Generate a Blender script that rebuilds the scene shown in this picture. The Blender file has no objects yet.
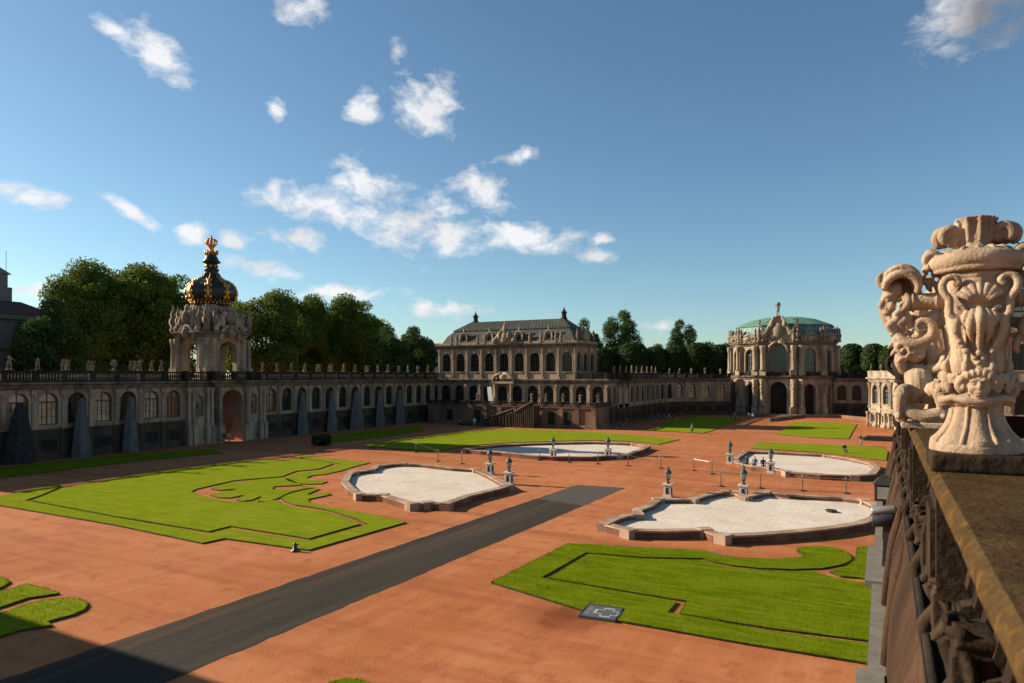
import bpy, math, random
from mathutils import Vector, Matrix, noise as mnoise
R = math.radians
PI = math.pi
rnd = random.Random(7)
scn = bpy.context.scene
COL = scn.collection

# ---------------------------------------------------------------- layout
# world: +Y runs down the long axis of the court, +X to its right, camera eye 10 m up at the origin
EYE = 10.0; FOC = 683.0; YAW = 28.6; HORZ = 375.0
SY, CY = math.sin(R(YAW)), math.cos(R(YAW))
def ray(px):
    r = (px - 512.0) / FOC
    return (-SY + CY * r, CY + SY * r)
def g(px, py, z=0.0):
    d = (EYE - z) * FOC / (py - HORZ)
    a, b = ray(px)
    return (a * d, b * d)
def onX(px, X):
    a, b = ray(px); return X / a * b          # Y where the sight line crosses plane X
def onY(px, Y):
    a, b = ray(px); return Y / b * a

# ---------------------------------------------------------------- mesh builder
class MB:
    def __init__(s):
        s.v = []; s.f = []; s.m = []; s.s = []; s.M = Matrix.Identity(4); s.cr = False
    def add(s, vs, fs, mi=0, sm=False):
        o = len(s.v); M = s.M
        s.v.extend([tuple(M @ Vector(p)) for p in vs])
        for f in fs:
            s.f.append([i + o for i in f]); s.m.append(mi); s.s.append(sm)
    def box(s, x0, y0, z0, x1, y1, z1, mi=0):
        s.add([(x0,y0,z0),(x1,y0,z0),(x1,y1,z0),(x0,y1,z0),(x0,y0,z1),(x1,y0,z1),(x1,y1,z1),(x0,y1,z1)],
              [(0,3,2,1),(4,5,6,7),(0,1,5,4),(1,2,6,5),(2,3,7,6),(3,0,4,7)], mi)
    def frustum(s, cx, cy, z0, z1, a0, b0, a1, b1, mi=0):
        s.add([(cx-a0,cy-b0,z0),(cx+a0,cy-b0,z0),(cx+a0,cy+b0,z0),(cx-a0,cy+b0,z0),
               (cx-a1,cy-b1,z1),(cx+a1,cy-b1,z1),(cx+a1,cy+b1,z1),(cx-a1,cy+b1,z1)],
              [(0,3,2,1),(4,5,6,7),(0,1,5,4),(1,2,6,5),(2,3,7,6),(3,0,4,7)], mi)
    def prism(s, poly, z0, z1, mi=0, cap=True, top=None):
        n = len(poly)
        vs = [(p[0],p[1],z0) for p in poly] + [(p[0],p[1],z1) for p in (top or poly)]
        fs = [(i,(i+1)%n,n+(i+1)%n,n+i) for i in range(n)]
        if cap: fs += [tuple(range(n,2*n)), tuple(range(n-1,-1,-1))]
        s.add(vs, fs, mi)
    def lathe(s, prof, n=16, c=(0,0), mi=0, sm=True, lob=0, amp=0.0, a0=0.0):
        vs = []; fs = []; k = len(prof)
        for j in range(n):
            a = a0 + 2*PI*j/n
            for (r, z) in prof:
                rr = r * (1 + amp*math.cos(lob*a)) if lob else r
                vs.append((c[0]+rr*math.cos(a), c[1]+rr*math.sin(a), z))
        for j in range(n):
            q = (j+1) % n
            for i in range(k-1):
                fs.append((j*k+i, q*k+i, q*k+i+1, j*k+i+1))
        fs.append(tuple(j*k+k-1 for j in range(n)))
        fs.append(tuple(j*k for j in range(n-1,-1,-1)))
        s.add(vs, fs, mi, sm)
    def tube(s, pts, rad, n=8, mi=0, sm=True):
        pts = [Vector(p) for p in pts]; k = len(pts)
        if not isinstance(rad, (list, tuple)): rad = [rad]*k
        if s.cr and 3 <= k <= 16:
            q = [pts[0]*2-pts[1]] + pts + [pts[-1]*2-pts[-2]]; rr = [rad[0]]+list(rad)+[rad[-1]]; np_, nr = [], []
            for i in range(1, k):
                for j in range(5):
                    t = j/5; a, b, c, d = q[i-1:i+3]
                    np_.append(0.5*((2*b)+(c-a)*t+(2*a-5*b+4*c-d)*t*t+(3*b-a-3*c+d)*t**3))
                    a, b, c, d = rr[i-1:i+3]; nr.append(max(0.003, 0.5*((2*b)+(c-a)*t+(2*a-5*b+4*c-d)*t*t+(3*b-a-3*c+d)*t**3)))
            np_.append(pts[-1]); nr.append(rad[-1]); pts, rad, k, n = np_, nr, len(np_), max(n, 12)
        vs = []; fs = []
        up = Vector((0.13,0.21,1)).normalized(); prevx = None
        for i, p in enumerate(pts):
            t = (pts[min(i+1,k-1)] - pts[max(i-1,0)])
            if t.length < 1e-9: t = Vector((0,0,1))
            t.normalize()
            x = prevx - t*prevx.dot(t) if prevx is not None else t.cross(up)
            if x.length < 1e-5: x = t.cross(Vector((1,0,0)))
            x.normalize(); prevx = x; y = t.cross(x)
            for j in range(n):
                a = 2*PI*j/n
                vs.append(p + (x*math.cos(a) + y*math.sin(a))*rad[i])
        for i in range(k-1):
            for j in range(n):
                q = (j+1) % n
                fs.append((i*n+j, i*n+q, (i+1)*n+q, (i+1)*n+j))
        fs.append(tuple(range(n-1,-1,-1))); fs.append(tuple(range((k-1)*n, k*n)))
        s.add(vs, fs, mi, sm)
    def ball(s, c, r, n=10, m=7, mi=0):
        if not isinstance(r, (list, tuple)): r = (r,r,r)
        vs = [(c[0],c[1],c[2]-r[2])]; fs = []
        for i in range(1, m):
            t = -PI/2 + PI*i/m
            for j in range(n):
                a = 2*PI*j/n
                vs.append((c[0]+r[0]*math.cos(t)*math.cos(a), c[1]+r[1]*math.cos(t)*math.sin(a), c[2]+r[2]*math.sin(t)))
        vs.append((c[0],c[1],c[2]+r[2])); L = len(vs)-1
        for j in range(n):
            q = (j+1)%n
            fs.append((0, 1+q, 1+j)); fs.append((L, 1+(m-2)*n+j, 1+(m-2)*n+q))
            for i in range(m-2):
                fs.append((1+i*n+j, 1+i*n+q, 1+(i+1)*n+q, 1+(i+1)*n+j))
        s.add(vs, fs, mi, True)
    def sweep(s, path, prof, mi=0, closed=False):
        """prof: list of (outward, z); path: list of (x,y); outward is to the right of the path."""
        n = len(path); k = len(prof); vs = []
        for i, p in enumerate(path):
            def nrm(a, b):
                dx, dy = b[0]-a[0], b[1]-a[1]; l = math.hypot(dx, dy) or 1
                return Vector((dy/l, -dx/l))
            if closed: n1 = nrm(path[i-1], p); n2 = nrm(p, path[(i+1)%n])
            else:
                n1 = nrm(path[max(i-1,0)], path[max(i,1)]); n2 = nrm(path[min(i,n-2)], path[min(i+1,n-1)])
            b = (n1+n2); b = b.normalized() if b.length > 1e-6 else n1
            sc = 1/max(0.4, b.dot(n1))
            for (o, z) in prof: vs.append((p[0]+b.x*o*sc, p[1]+b.y*o*sc, z))
        fs = []
        for i in range(n if closed else n-1):
            q = (i+1)%n
            for j in range(k):
                w = (j+1)%k
                fs.append((i*k+j, q*k+j, q*k+w, i*k+w))
        if not closed:
            fs.append(tuple(range(k))); fs.append(tuple(range(n*k-1, (n-1)*k-1, -1)))
        s.add(vs, fs, mi)
    def mesh(s, name, mats):
        me = bpy.data.meshes.new(name)
        me.from_pydata(s.v, [], s.f)
        for m in (mats if isinstance(mats, (list, tuple)) else [mats]): me.materials.append(m)
        me.polygons.foreach_set('material_index', s.m)
        me.polygons.foreach_set('use_smooth', s.s)
        me.update(); return me

def link(name, data, parent=None, loc=None, base=(0,0,0)):
    o = bpy.data.objects.new(name, data); COL.objects.link(o)
    if loc is not None: o.location = loc
    if parent is not None:
        o.parent = parent
        if parent.get('_w'): o.matrix_parent_inverse = Matrix.Translation(-Vector(parent['_w']))
    return o
def tag(o, label=None, cat=None, group=None, kind=None):
    if label: o['label'] = label
    if cat: o['category'] = cat
    if group: o['group'] = group
    if kind: o['kind'] = kind
    return o
def thing(name, label, cat, loc=(0,0,0), group=None, world=False, rz=0):
    """an Empty; world=True: children are built in world coordinates"""
    o = bpy.data.objects.new(name, None); COL.objects.link(o); o.location = loc; o.rotation_euler = (0,0,rz)
    o.empty_display_size = 0.2
    if world: o['_w'] = tuple(float(c) for c in loc)
    return tag(o, label, cat, group)
def copy_tree(root, loc, rz=0, label=None, group=None, scale=None):
    r = root.copy(); COL.objects.link(r); r.location = loc; r.rotation_euler = (0,0,rz)
    if scale is not None: r.scale = scale if isinstance(scale, (tuple, list)) else (scale,)*3
    if label: r['label'] = label
    if group: r['group'] = group
    for ch in list(root.children):
        c = ch.copy(); COL.objects.link(c); c.parent = r
        for gch in list(ch.children):
            d = gch.copy(); COL.objects.link(d); d.parent = c
    return r
BO = None
BENCH = bpy.data.scenes.new('bench')      # a side scene to evaluate carved meshes in, removed at the end
def remesh(mb, mats, voxel, smooth=2, noise_amp=0.0, noise_scale=8.0, name='carved', fac=0.5):
    me = mb.mesh('tmp', mats)
    global BO
    if BO is None: BO = bpy.data.objects.new('tmp', me); BENCH.collection.objects.link(BO)
    o = BO; o.data = me; o.modifiers.clear()
    m = o.modifiers.new('r', 'REMESH'); m.mode = 'VOXEL'; m.voxel_size = voxel; m.use_smooth_shade = True
    if smooth:
        s = o.modifiers.new('s', 'SMOOTH'); s.iterations = smooth; s.factor = fac
    vl = BENCH.view_layers[0]; vl.update(); dg = vl.depsgraph
    out = bpy.data.meshes.new_from_object(o.evaluated_get(dg)); out.name = name
    if noise_amp:
        nn = len(out.vertices); co = [0.0]*(3*nn); no = [0.0]*(3*nn)
        out.vertices.foreach_get('co', co); out.vertices.foreach_get('normal', no)
        for i in range(nn):
            k = 3*i; d = noise_amp*mnoise.noise(Vector((co[k],co[k+1],co[k+2]))*noise_scale)
            co[k] += no[k]*d; co[k+1] += no[k+1]*d; co[k+2] += no[k+2]*d
        out.vertices.foreach_set('co', co); out.update()
    out.polygons.foreach_set('use_smooth', [True]*len(out.polygons))
    if not out.materials:
        for mm in (mats if isinstance(mats, (list, tuple)) else [mats]): out.materials.append(mm)
    return out
ORD = ['first','second','third','fourth','fifth','sixth','seventh','eighth','ninth','tenth','eleventh','twelfth','thirteenth',
       'fourteenth','fifteenth','sixteenth','seventeenth','eighteenth','nineteenth','twentieth','twenty-first','twenty-second','twenty-third','twenty-fourth']

# ---------------------------------------------------------------- materials
class NT:
    def __init__(s, nt): s.nt = nt
    def __call__(s, typ, ins=None, **kw):
        n = s.nt.nodes.new(typ)
        for k, v in kw.items(): setattr(n, k, v)
        for k, v in (ins or {}).items():
            if isinstance(v, tuple) and len(v) == 2 and hasattr(v[0], 'outputs'):
                s.nt.links.new(v[0].outputs[v[1]], n.inputs[k])
            elif hasattr(v, 'outputs'): s.nt.links.new(v.outputs[0], n.inputs[k])
            else: n.inputs[k].default_value = v
        return n
    def math(s, op, a, b=0.0, c=None, clamp=False):
        d = {0: a, 1: b}
        if c is not None: d[2] = c
        return s('ShaderNodeMath', d, operation=op, use_clamp=clamp)
    def ramp(s, fac, stops, interp='LINEAR'):
        n = s('ShaderNodeValToRGB', {'Fac': fac}); cr = n.color_ramp; cr.interpolation = interp
        while len(cr.elements) < len(stops): cr.elements.new(0.5)
        for e, (p, c) in zip(cr.elements, stops):
            e.position = p; e.color = (c[0],c[1],c[2],1) if isinstance(c, (tuple,list)) else (c,c,c,1)
        return n
    def mix(s, f, a, b, blend='MIX'):
        n = s('ShaderNodeMix', data_type='RGBA', blend_type=blend)
        def put(i, v):
            if isinstance(v, (tuple, list)) and not (len(v) == 2 and hasattr(v[0], 'outputs')):
                n.inputs[i].default_value = (v[0],v[1],v[2],1)
            elif isinstance(v, tuple): s.nt.links.new(v[0].outputs[v[1]], n.inputs[i])
            elif hasattr(v, 'outputs'):
                s.nt.links.new(v.outputs[2] if v.bl_idname == 'ShaderNodeMix' else v.outputs[0], n.inputs[i])
            else: n.inputs[i].default_value = v
        put(0, f); put(6, a); put(7, b); return n
def newmat(name):
    m = bpy.data.materials.new(name); m.use_nodes = True
    nt = m.node_tree; nt.nodes.clear(); N = NT(nt)
    out = N('ShaderNodeOutputMaterial'); b = N('ShaderNodeBsdfPrincipled')
    nt.links.new(b.outputs[0], out.inputs[0])
    return m, N, b, nt
def setc(nt, node, sock, src):
    if hasattr(src, 'outputs'): nt.links.new(src.outputs[2] if src.bl_idname == 'ShaderNodeMix' else src.outputs[0], node.inputs[sock])
    else: node.inputs[sock].default_value = (src[0],src[1],src[2],1) if isinstance(src, (tuple,list)) else src
def plain(name, c, rough=0.6, metal=0.0, var=0.15, scale=3.0, bump=0.0, bscale=20.0, spec=0.3):
    m, N, b, nt = newmat(name)
    geo = N('ShaderNodeNewGeometry')
    nz = N('ShaderNodeTexNoise', {'Vector': (geo,'Position'), 'Scale': scale, 'Detail': 4.0})
    col = N.mix(N.ramp(nz, [(0.3,0),(0.7,1)]), tuple(x*(1-var) for x in c), tuple(min(1,x*(1+var)) for x in c))
    setc(nt, b, 'Base Color', col)
    b.inputs['Roughness'].default_value = rough; b.inputs['Metallic'].default_value = metal
    b.inputs['Specular IOR Level'].default_value = spec
    if bump:
        n2 = N('ShaderNodeTexNoise', {'Vector': (geo,'Position'), 'Scale': bscale, 'Detail': 5.0})
        bp = N('ShaderNodeBump', {'Strength': bump, 'Distance': 0.02, 'Height': n2})
        nt.links.new(bp.outputs[0], b.inputs['Normal'])
    return m
def stone(name, pale, mid, dark, scale=0.6, dirt=0.5, bump=0.35, fine=6.0, rough=0.85, course=0.0):
    """weathered sandstone: pale and brown blocks, with soot streaks running down"""
    m, N, b, nt = newmat(name)
    geo = N('ShaderNodeNewGeometry')
    mp = N('ShaderNodeMapping', {'Vector': (geo,'Position'), 'Scale': (1,1,0.28)})
    n1 = N('ShaderNodeTexNoise', {'Vector': mp, 'Scale': scale, 'Detail': 7.0, 'Roughness': 0.62})
    n2 = N('ShaderNodeTexNoise', {'Vector': (geo,'Position'), 'Scale': fine, 'Detail': 5.0, 'Roughness': 0.6})
    n3 = N('ShaderNodeTexNoise', {'Vector': (geo,'Position'), 'Scale': scale*0.55, 'Detail': 3.0})
    base = N.mix(N.ramp(n2, [(0.3,0),(0.72,1)]), mid, pale)
    base2 = N.mix(N.ramp(n3, [(0.38,0),(0.62,1)]), base, N.mix(0.55, base, mid))
    soot = N.ramp(n1, [(0.5-0.28*dirt, 1.0), (0.62, 0.0)])
    col = N.mix(N.math('MULTIPLY', soot, min(1.0, 0.55+0.45*dirt)), base2, dark)
    if course:
        br = N('ShaderNodeTexNoise', {'Vector': N('ShaderNodeVectorMath', {0: (geo,'Position'), 1: (0.9,0.9,1/course)}, operation='MULTIPLY'), 'Scale': 1.0, 'Detail': 0.0})
        col = N.mix(N.ramp(br, [(0.4,0),(0.6,0.35)]), col, mid)
    setc(nt, b, 'Base Color', col)
    b.inputs['Roughness'].default_value = rough; b.inputs['Specular IOR Level'].default_value = 0.08
    hb = N.math('ADD', n2, N.math('MULTIPLY', n1, 0.6))
    bp = N('ShaderNodeBump', {'Strength': bump, 'Distance': 0.05, 'Height': hb})
    nt.links.new(bp.outputs[0], b.inputs['Normal'])
    return m

M = {}
M['stone'] = stone('sandstone_weathered', (0.56,0.43,0.30), (0.37,0.265,0.175), (0.06,0.047,0.035), 0.55, 0.8, course=0.45)
M['stone_light'] = stone('sandstone_pale', (0.53,0.42,0.30), (0.35,0.265,0.178), (0.075,0.06,0.046), 0.7, 0.5, course=0.45)
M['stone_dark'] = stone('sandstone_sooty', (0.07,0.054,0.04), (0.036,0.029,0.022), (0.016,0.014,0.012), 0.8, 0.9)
M['cornice'] = stone('sandstone_cornice', (0.32,0.24,0.17), (0.18,0.135,0.093), (0.03,0.025,0.02), 0.9, 0.95)
M['plinth'] = stone('sandstone_basement', (0.15,0.108,0.075), (0.075,0.053,0.037), (0.014,0.012,0.010), 0.6, 0.95, course=0.6)
M['stone_red'] = stone('sandstone_reddish', (0.36,0.22,0.14), (0.20,0.11,0.07), (0.05,0.04,0.032), 0.5, 0.8, course=0.45)
M['statue'] = stone('statue_stone', (0.38,0.29,0.20), (0.24,0.175,0.12), (0.07,0.056,0.043), 1.6, 0.5, fine=9)
M['urn'] = stone('urn_sandstone', (0.57,0.43,0.29), (0.43,0.305,0.195), (0.13,0.085,0.055), 3.2, 0.62, bump=0.35, fine=55)
M['rim_face'] = stone('basin_shaded_red_stone', (0.30,0.15,0.09), (0.17,0.07,0.042), (0.06,0.032,0.022), 0.35, 0.6, fine=1.2)  # reddish kerb faces, darkened so their shade sits in the colour
M['rim'] = stone('basin_sandstone', (0.52,0.39,0.28), (0.36,0.24,0.16), (0.16,0.09,0.06), 0.5, 0.5, fine=3)
M['pale'] = plain('pale_limestone', (0.56,0.50,0.43), 0.8, var=0.12, scale=4, bump=0.15)

def ground_mat():
    m, N, b, nt = newmat('red_gravel'); geo = N('ShaderNodeNewGeometry')
    a = N('ShaderNodeTexNoise', {'Vector': (geo,'Position'), 'Scale': 0.06, 'Detail': 5.0, 'Roughness': 0.6})
    mp = N('ShaderNodeMapping', {'Vector': (geo,'Position'), 'Scale': (1.0,0.10,1.0), 'Rotation': (0,0,R(12))})
    t = N('ShaderNodeTexNoise', {'Vector': mp, 'Scale': 0.9, 'Detail': 5.0, 'Roughness': 0.65})
    mp2 = N('ShaderNodeMapping', {'Vector': (geo,'Position'), 'Scale': (0.12,1.0,1.0), 'Rotation': (0,0,R(-20))})
    t2 = N('ShaderNodeTexNoise', {'Vector': mp2, 'Scale': 0.5, 'Detail': 4.0, 'Roughness': 0.6})
    f = N('ShaderNodeTexNoise', {'Vector': (geo,'Position'), 'Scale': 14.0, 'Detail': 4.0, 'Roughness': 0.7})
    md = N('ShaderNodeTexNoise', {'Vector': (geo,'Position'), 'Scale': 0.8, 'Detail': 6.0, 'Roughness': 0.7})
    c = N.mix(N.ramp(a, [(0.40,0),(0.60,1)]), (0.315,0.100,0.031), (0.400,0.146,0.056))
    c = N.mix(N.ramp(t, [(0.47,0),(0.66,0.6)]), c, (0.44,0.182,0.082))
    c = N.mix(N.ramp(t2, [(0.49,0),(0.66,0.7)]), c, (0.215,0.060,0.021))
    c = N.mix(N.ramp(md, [(0.51,0),(0.68,0.75)]), c, (0.205,0.058,0.021))
    c = N.mix(N.ramp(f, [(0.42,0),(0.64,0.5)]), c, (0.46,0.192,0.09))
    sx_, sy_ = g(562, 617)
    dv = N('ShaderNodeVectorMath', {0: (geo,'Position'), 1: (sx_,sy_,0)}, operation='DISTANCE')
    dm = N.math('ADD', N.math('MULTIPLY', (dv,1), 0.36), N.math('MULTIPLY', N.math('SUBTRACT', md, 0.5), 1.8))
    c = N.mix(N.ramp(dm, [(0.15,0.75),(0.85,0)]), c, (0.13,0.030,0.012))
    setc(nt, b, 'Base Color', c); b.inputs['Roughness'].default_value = 0.95; b.inputs['Specular IOR Level'].default_value = 0.05
    fb = N('ShaderNodeTexNoise', {'Vector': (geo,'Position'), 'Scale': 30.0, 'Detail': 3.0})
    bp = N('ShaderNodeBump', {'Strength': 0.4, 'Distance': 0.03, 'Height': N.math('ADD', fb, md)})
    nt.links.new(bp.outputs[0], b.inputs['Normal']); return m
M['ground'] = ground_mat()
def asphalt_mat():
    m, N, b, nt = newmat('asphalt'); geo = N('ShaderNodeNewGeometry')
    mp = N('ShaderNodeMapping', {'Vector': (geo,'Position'), 'Scale': (1.0,0.04,1.0)})
    t = N('ShaderNodeTexNoise', {'Vector': mp, 'Scale': 1.6, 'Detail': 4.0})
    f = N('ShaderNodeTexNoise', {'Vector': (geo,'Position'), 'Scale': 5.0, 'Detail': 6.0, 'Roughness': 0.7})
    c = N.mix(N.ramp(t, [(0.35,0),(0.7,1)]), (0.030,0.027,0.022), (0.050,0.043,0.034))
    c = N.mix(N.ramp(f, [(0.4,0),(0.75,0.5)]), c, (0.075,0.054,0.038))
    d_ = N('ShaderNodeTexNoise', {'Vector': mp, 'Scale': 0.55, 'Detail': 8.0, 'Roughness': 0.75})
    c = N.mix(N.ramp(d_, [(0.5,0),(0.68,0.55)]), c, (0.13,0.07,0.042))
    setc(nt, b, 'Base Color', c); b.inputs['Roughness'].default_value = 0.9; b.inputs['Specular IOR Level'].default_value = 0.05
    bp = N('ShaderNodeBump', {'Strength': 0.3, 'Distance': 0.02, 'Height': N('ShaderNodeTexNoise', {'Vector': (geo,'Position'), 'Scale': 40.0})})
    nt.links.new(bp.outputs[0], b.inputs['Normal']); return m
M['asphalt'] = asphalt_mat()
M['asphalt_patch'] = plain('asphalt_worn', (0.068,0.058,0.046), 0.9, var=0.2, scale=3, spec=0.2)
def grass_mat(name, c1, c2, c3, ang):
    m, N, b, nt = newmat(name); geo = N('ShaderNodeNewGeometry')
    mp = N('ShaderNodeMapping', {'Vector': (geo,'Position'), 'Rotation': (0,0,R(ang)), 'Scale': (0.18,1.4,1)})
    s = N('ShaderNodeTexNoise', {'Vector': mp, 'Scale': 2.2, 'Detail': 4.0, 'Roughness': 0.6})
    a = N('ShaderNodeTexNoise', {'Vector': (geo,'Position'), 'Scale': 0.45, 'Detail': 5.0, 'Roughness': 0.65})
    f = N('ShaderNodeTexNoise', {'Vector': (geo,'Position'), 'Scale': 22.0, 'Detail': 4.0, 'Roughness': 0.75})
    c = N.mix(N.ramp(a, [(0.40,0),(0.60,1)]), c1, c2)
    c = N.mix(N.ramp(s, [(0.45,0),(0.60,0.75)]), c, c3)
    c = N.mix(N.ramp(f, [(0.38,0.75),(0.58,0)]), c, tuple(x*0.45 for x in c1))
    setc(nt, b, 'Base Color', c); b.inputs['Roughness'].default_value = 0.9; b.inputs['Specular IOR Level'].default_value = 0.0
    fb = N('ShaderNodeTexNoise', {'Vector': (geo,'Position'), 'Scale': 35.0, 'Detail': 4.0, 'Roughness': 0.8})
    bp = N('ShaderNodeBump', {'Strength': 0.9, 'Distance': 0.06, 'Height': fb})
    nt.links.new(bp.outputs[0], b.inputs['Normal']); return m
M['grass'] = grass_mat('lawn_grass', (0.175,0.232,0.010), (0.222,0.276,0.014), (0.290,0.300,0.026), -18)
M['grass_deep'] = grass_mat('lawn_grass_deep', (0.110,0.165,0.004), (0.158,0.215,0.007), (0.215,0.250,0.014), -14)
M['soil'] = plain('lawn_soil', (0.045,0.04,0.015), 0.95, var=0.3, scale=6)
M['path_soil'] = plain('lawn_groove_gravel', (0.36,0.128,0.055), 0.95, var=0.15, scale=3)
def floor_mat():
    m, N, b, nt = newmat('basin_floor'); geo = N('ShaderNodeNewGeometry')
    a = N('ShaderNodeTexNoise', {'Vector': (geo,'Position'), 'Scale': 0.25, 'Detail': 6.0, 'Roughness': 0.65})
    f = N('ShaderNodeTexNoise', {'Vector': (geo,'Position'), 'Scale': 3.0, 'Detail': 6.0, 'Roughness': 0.7})
    c = N.mix(N.ramp(a, [(0.35,0),(0.65,1)]), (0.54,0.455,0.365), (0.64,0.56,0.465))
    c = N.mix(N.ramp(f, [(0.46,0),(0.66,0.35)]), c, (0.46,0.38,0.30))
    w_ = N('ShaderNodeTexNoise', {'Vector': (geo,'Position'), 'Scale': 0.7, 'Detail': 5.0, 'Roughness': 0.7, 'Distortion': 1.2})
    c = N.mix(N.ramp(w_, [(0.55,0),(0.66,0.5)]), c, (0.40,0.32,0.25))
    bk = N('ShaderNodeTexBrick', {'Vector': (geo,'Position'), 'Scale': 0.55, 'Mortar Size': 0.012, 'Color1': (1,1,1,1), 'Color2': (0.94,0.93,0.92,1), 'Mortar': (0.74,0.70,0.66,1)})
    c = N.mix(0.8, c, N.mix(1.0, c, bk, 'MULTIPLY'))
    setc(nt, b, 'Base Color', c); b.inputs['Roughness'].default_value = 0.9; b.inputs['Specular IOR Level'].default_value = 0.05
    return m
M['floor'] = floor_mat()
def glass_mat(name, c, rough=0.07, spec=0.5):
    m, N, b, nt = newmat(name); geo = N('ShaderNodeNewGeometry')
    n = N('ShaderNodeTexNoise', {'Vector': (geo,'Position'), 'Scale': 0.9, 'Detail': 2.0})
    setc(nt, b, 'Base Color', N.mix(N.ramp(n, [(0.35,0),(0.65,1)]), tuple(x*0.55 for x in c), c))
    b.inputs['Roughness'].default_value = rough; b.inputs['Specular IOR Level'].default_value = spec
    bp = N('ShaderNodeBump', {'Strength': 0.15, 'Distance': 0.05, 'Height': N('ShaderNodeTexNoise', {'Vector': (geo,'Position'), 'Scale': 1.5})})
    nt.links.new(bp.outputs[0], b.inputs['Normal']); return m
M['glass'] = glass_mat('window_glass_dark', (0.024,0.028,0.028), 0.07, 0.3)
M['glass_teal'] = glass_mat('window_glass_teal', (0.030,0.055,0.055), 0.05)
M['blind'] = glass_mat('window_with_beige_blind', (0.55,0.40,0.25), 0.12, 0.8)
M['blind_brown'] = glass_mat('window_with_brown_blind', (0.26,0.14,0.075), 0.12, 0.8)
M['frame'] = plain('window_frame_dark', (0.045,0.040,0.034), 0.6)
M['frame_pale'] = plain('window_frame_grey', (0.16,0.15,0.13), 0.6)
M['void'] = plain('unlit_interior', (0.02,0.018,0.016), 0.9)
M['slate'] = plain('grey_roof_metal', (0.062,0.065,0.05), 0.6, var=0.25, scale=1.2, spec=0.15)
M['slate2'] = plain('brown_grey_roof', (0.145,0.125,0.105), 0.6, var=0.25, scale=1.5)
def copper_mat():
    m, N, b, nt = newmat('copper_patina'); geo = N('ShaderNodeNewGeometry')
    mp = N('ShaderNodeMapping', {'Vector': (geo,'Position'), 'Scale': (1,1,0.15)})
    a = N('ShaderNodeTexNoise', {'Vector': mp, 'Scale': 1.2, 'Detail': 6.0, 'Roughness': 0.7})
    c = N.ramp(a, [(0.3,(0.04,0.095,0.07)),(0.5,(0.095,0.205,0.15)),(0.7,(0.15,0.285,0.215))])
    setc(nt, b, 'Base Color', c); b.inputs['Roughness'].default_value = 0.6; return m
M['copper'] = copper_mat()
M['gold'] = plain('gilding', (0.58,0.28,0.06), 0.42, 0.85, 0.35, 6)
M['crown'] = plain('crown_black_copper', (0.017,0.021,0.018), 0.42, 0.0, 0.3, 1.5, spec=0.35)
M['tarp'] = plain('grey_blue_cover', (0.10,0.098,0.088), 0.7, var=0.25, scale=0.8, bump=0.3, bscale=4)
M['metal'] = plain('dark_metal', (0.05,0.05,0.05), 0.45, 0.4)
M['metal_grey'] = plain('galvanised_metal', (0.30,0.29,0.27), 0.4, 0.5)
M['lamp_green'] = plain('lamp_cap_patina', (0.05,0.072,0.058), 0.5)
M['lamp_glass'] = glass_mat('lantern_glass', (0.42,0.42,0.36), 0.1)
M['white'] = plain('white_paint', (0.72,0.70,0.66), 0.6, var=0.06)
M['sign_dark'] = plain('sign_board', (0.085,0.09,0.088), 0.5, var=0.1)
M['sign_line'] = plain('sign_print', (0.33,0.345,0.34), 0.5, var=0.05)
M['roof_red'] = plain('dark_red_tiles', (0.085,0.04,0.032), 0.8, var=0.2)
M['plaster'] = plain('grey_plaster', (0.15,0.145,0.125), 0.85, var=0.1, scale=0.5)
M['plaster_pale'] = plain('pale_render', (0.50,0.50,0.48), 0.8, var=0.08)
def leaf_mat(name, c1, c2, c3, tr=0.25):
    m, N, b, nt = newmat(name); geo = N('ShaderNodeNewGeometry')
    oi = N('ShaderNodeObjectInfo')
    n = N('ShaderNodeTexNoise', {'Vector': (geo,'Position'), 'Scale': 0.35, 'Detail': 3.0})
    c = N.mix((geo,'Random Per Island'), c1, c2)
    c = N.mix(N.ramp(n, [(0.42,0),(0.68,0.7)]), c, c3)
    setc(nt, b, 'Base Color', c); b.inputs['Roughness'].default_value = 0.7; b.inputs['Specular IOR Level'].default_value = 0.06
    t = N('ShaderNodeBsdfTranslucent'); setc(nt, t, 'Color', c)
    mx = N('ShaderNodeMixShader', {0: tr, 1: b, 2: t})
    out = [x for x in nt.nodes if x.bl_idname == 'ShaderNodeOutputMaterial'][0]
    nt.links.new(mx.outputs[0], out.inputs[0]); return m
M['leaf'] = leaf_mat('tree_leaves', (0.065,0.115,0.018), (0.120,0.175,0.028), (0.20,0.215,0.038), 0.35)
M['leaf_dark'] = leaf_mat('tree_leaves_dark', (0.035,0.070,0.018), (0.066,0.110,0.026), (0.085,0.125,0.03), 0.25)
M['leaf_hedge'] = leaf_mat('clipped_leaves', (0.022,0.040,0.012), (0.040,0.062,0.016), (0.05,0.066,0.018), 0.12)
M['bark'] = plain('tree_bark', (0.075,0.058,0.043), 0.9, var=0.3)
M['rail'] = None
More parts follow.
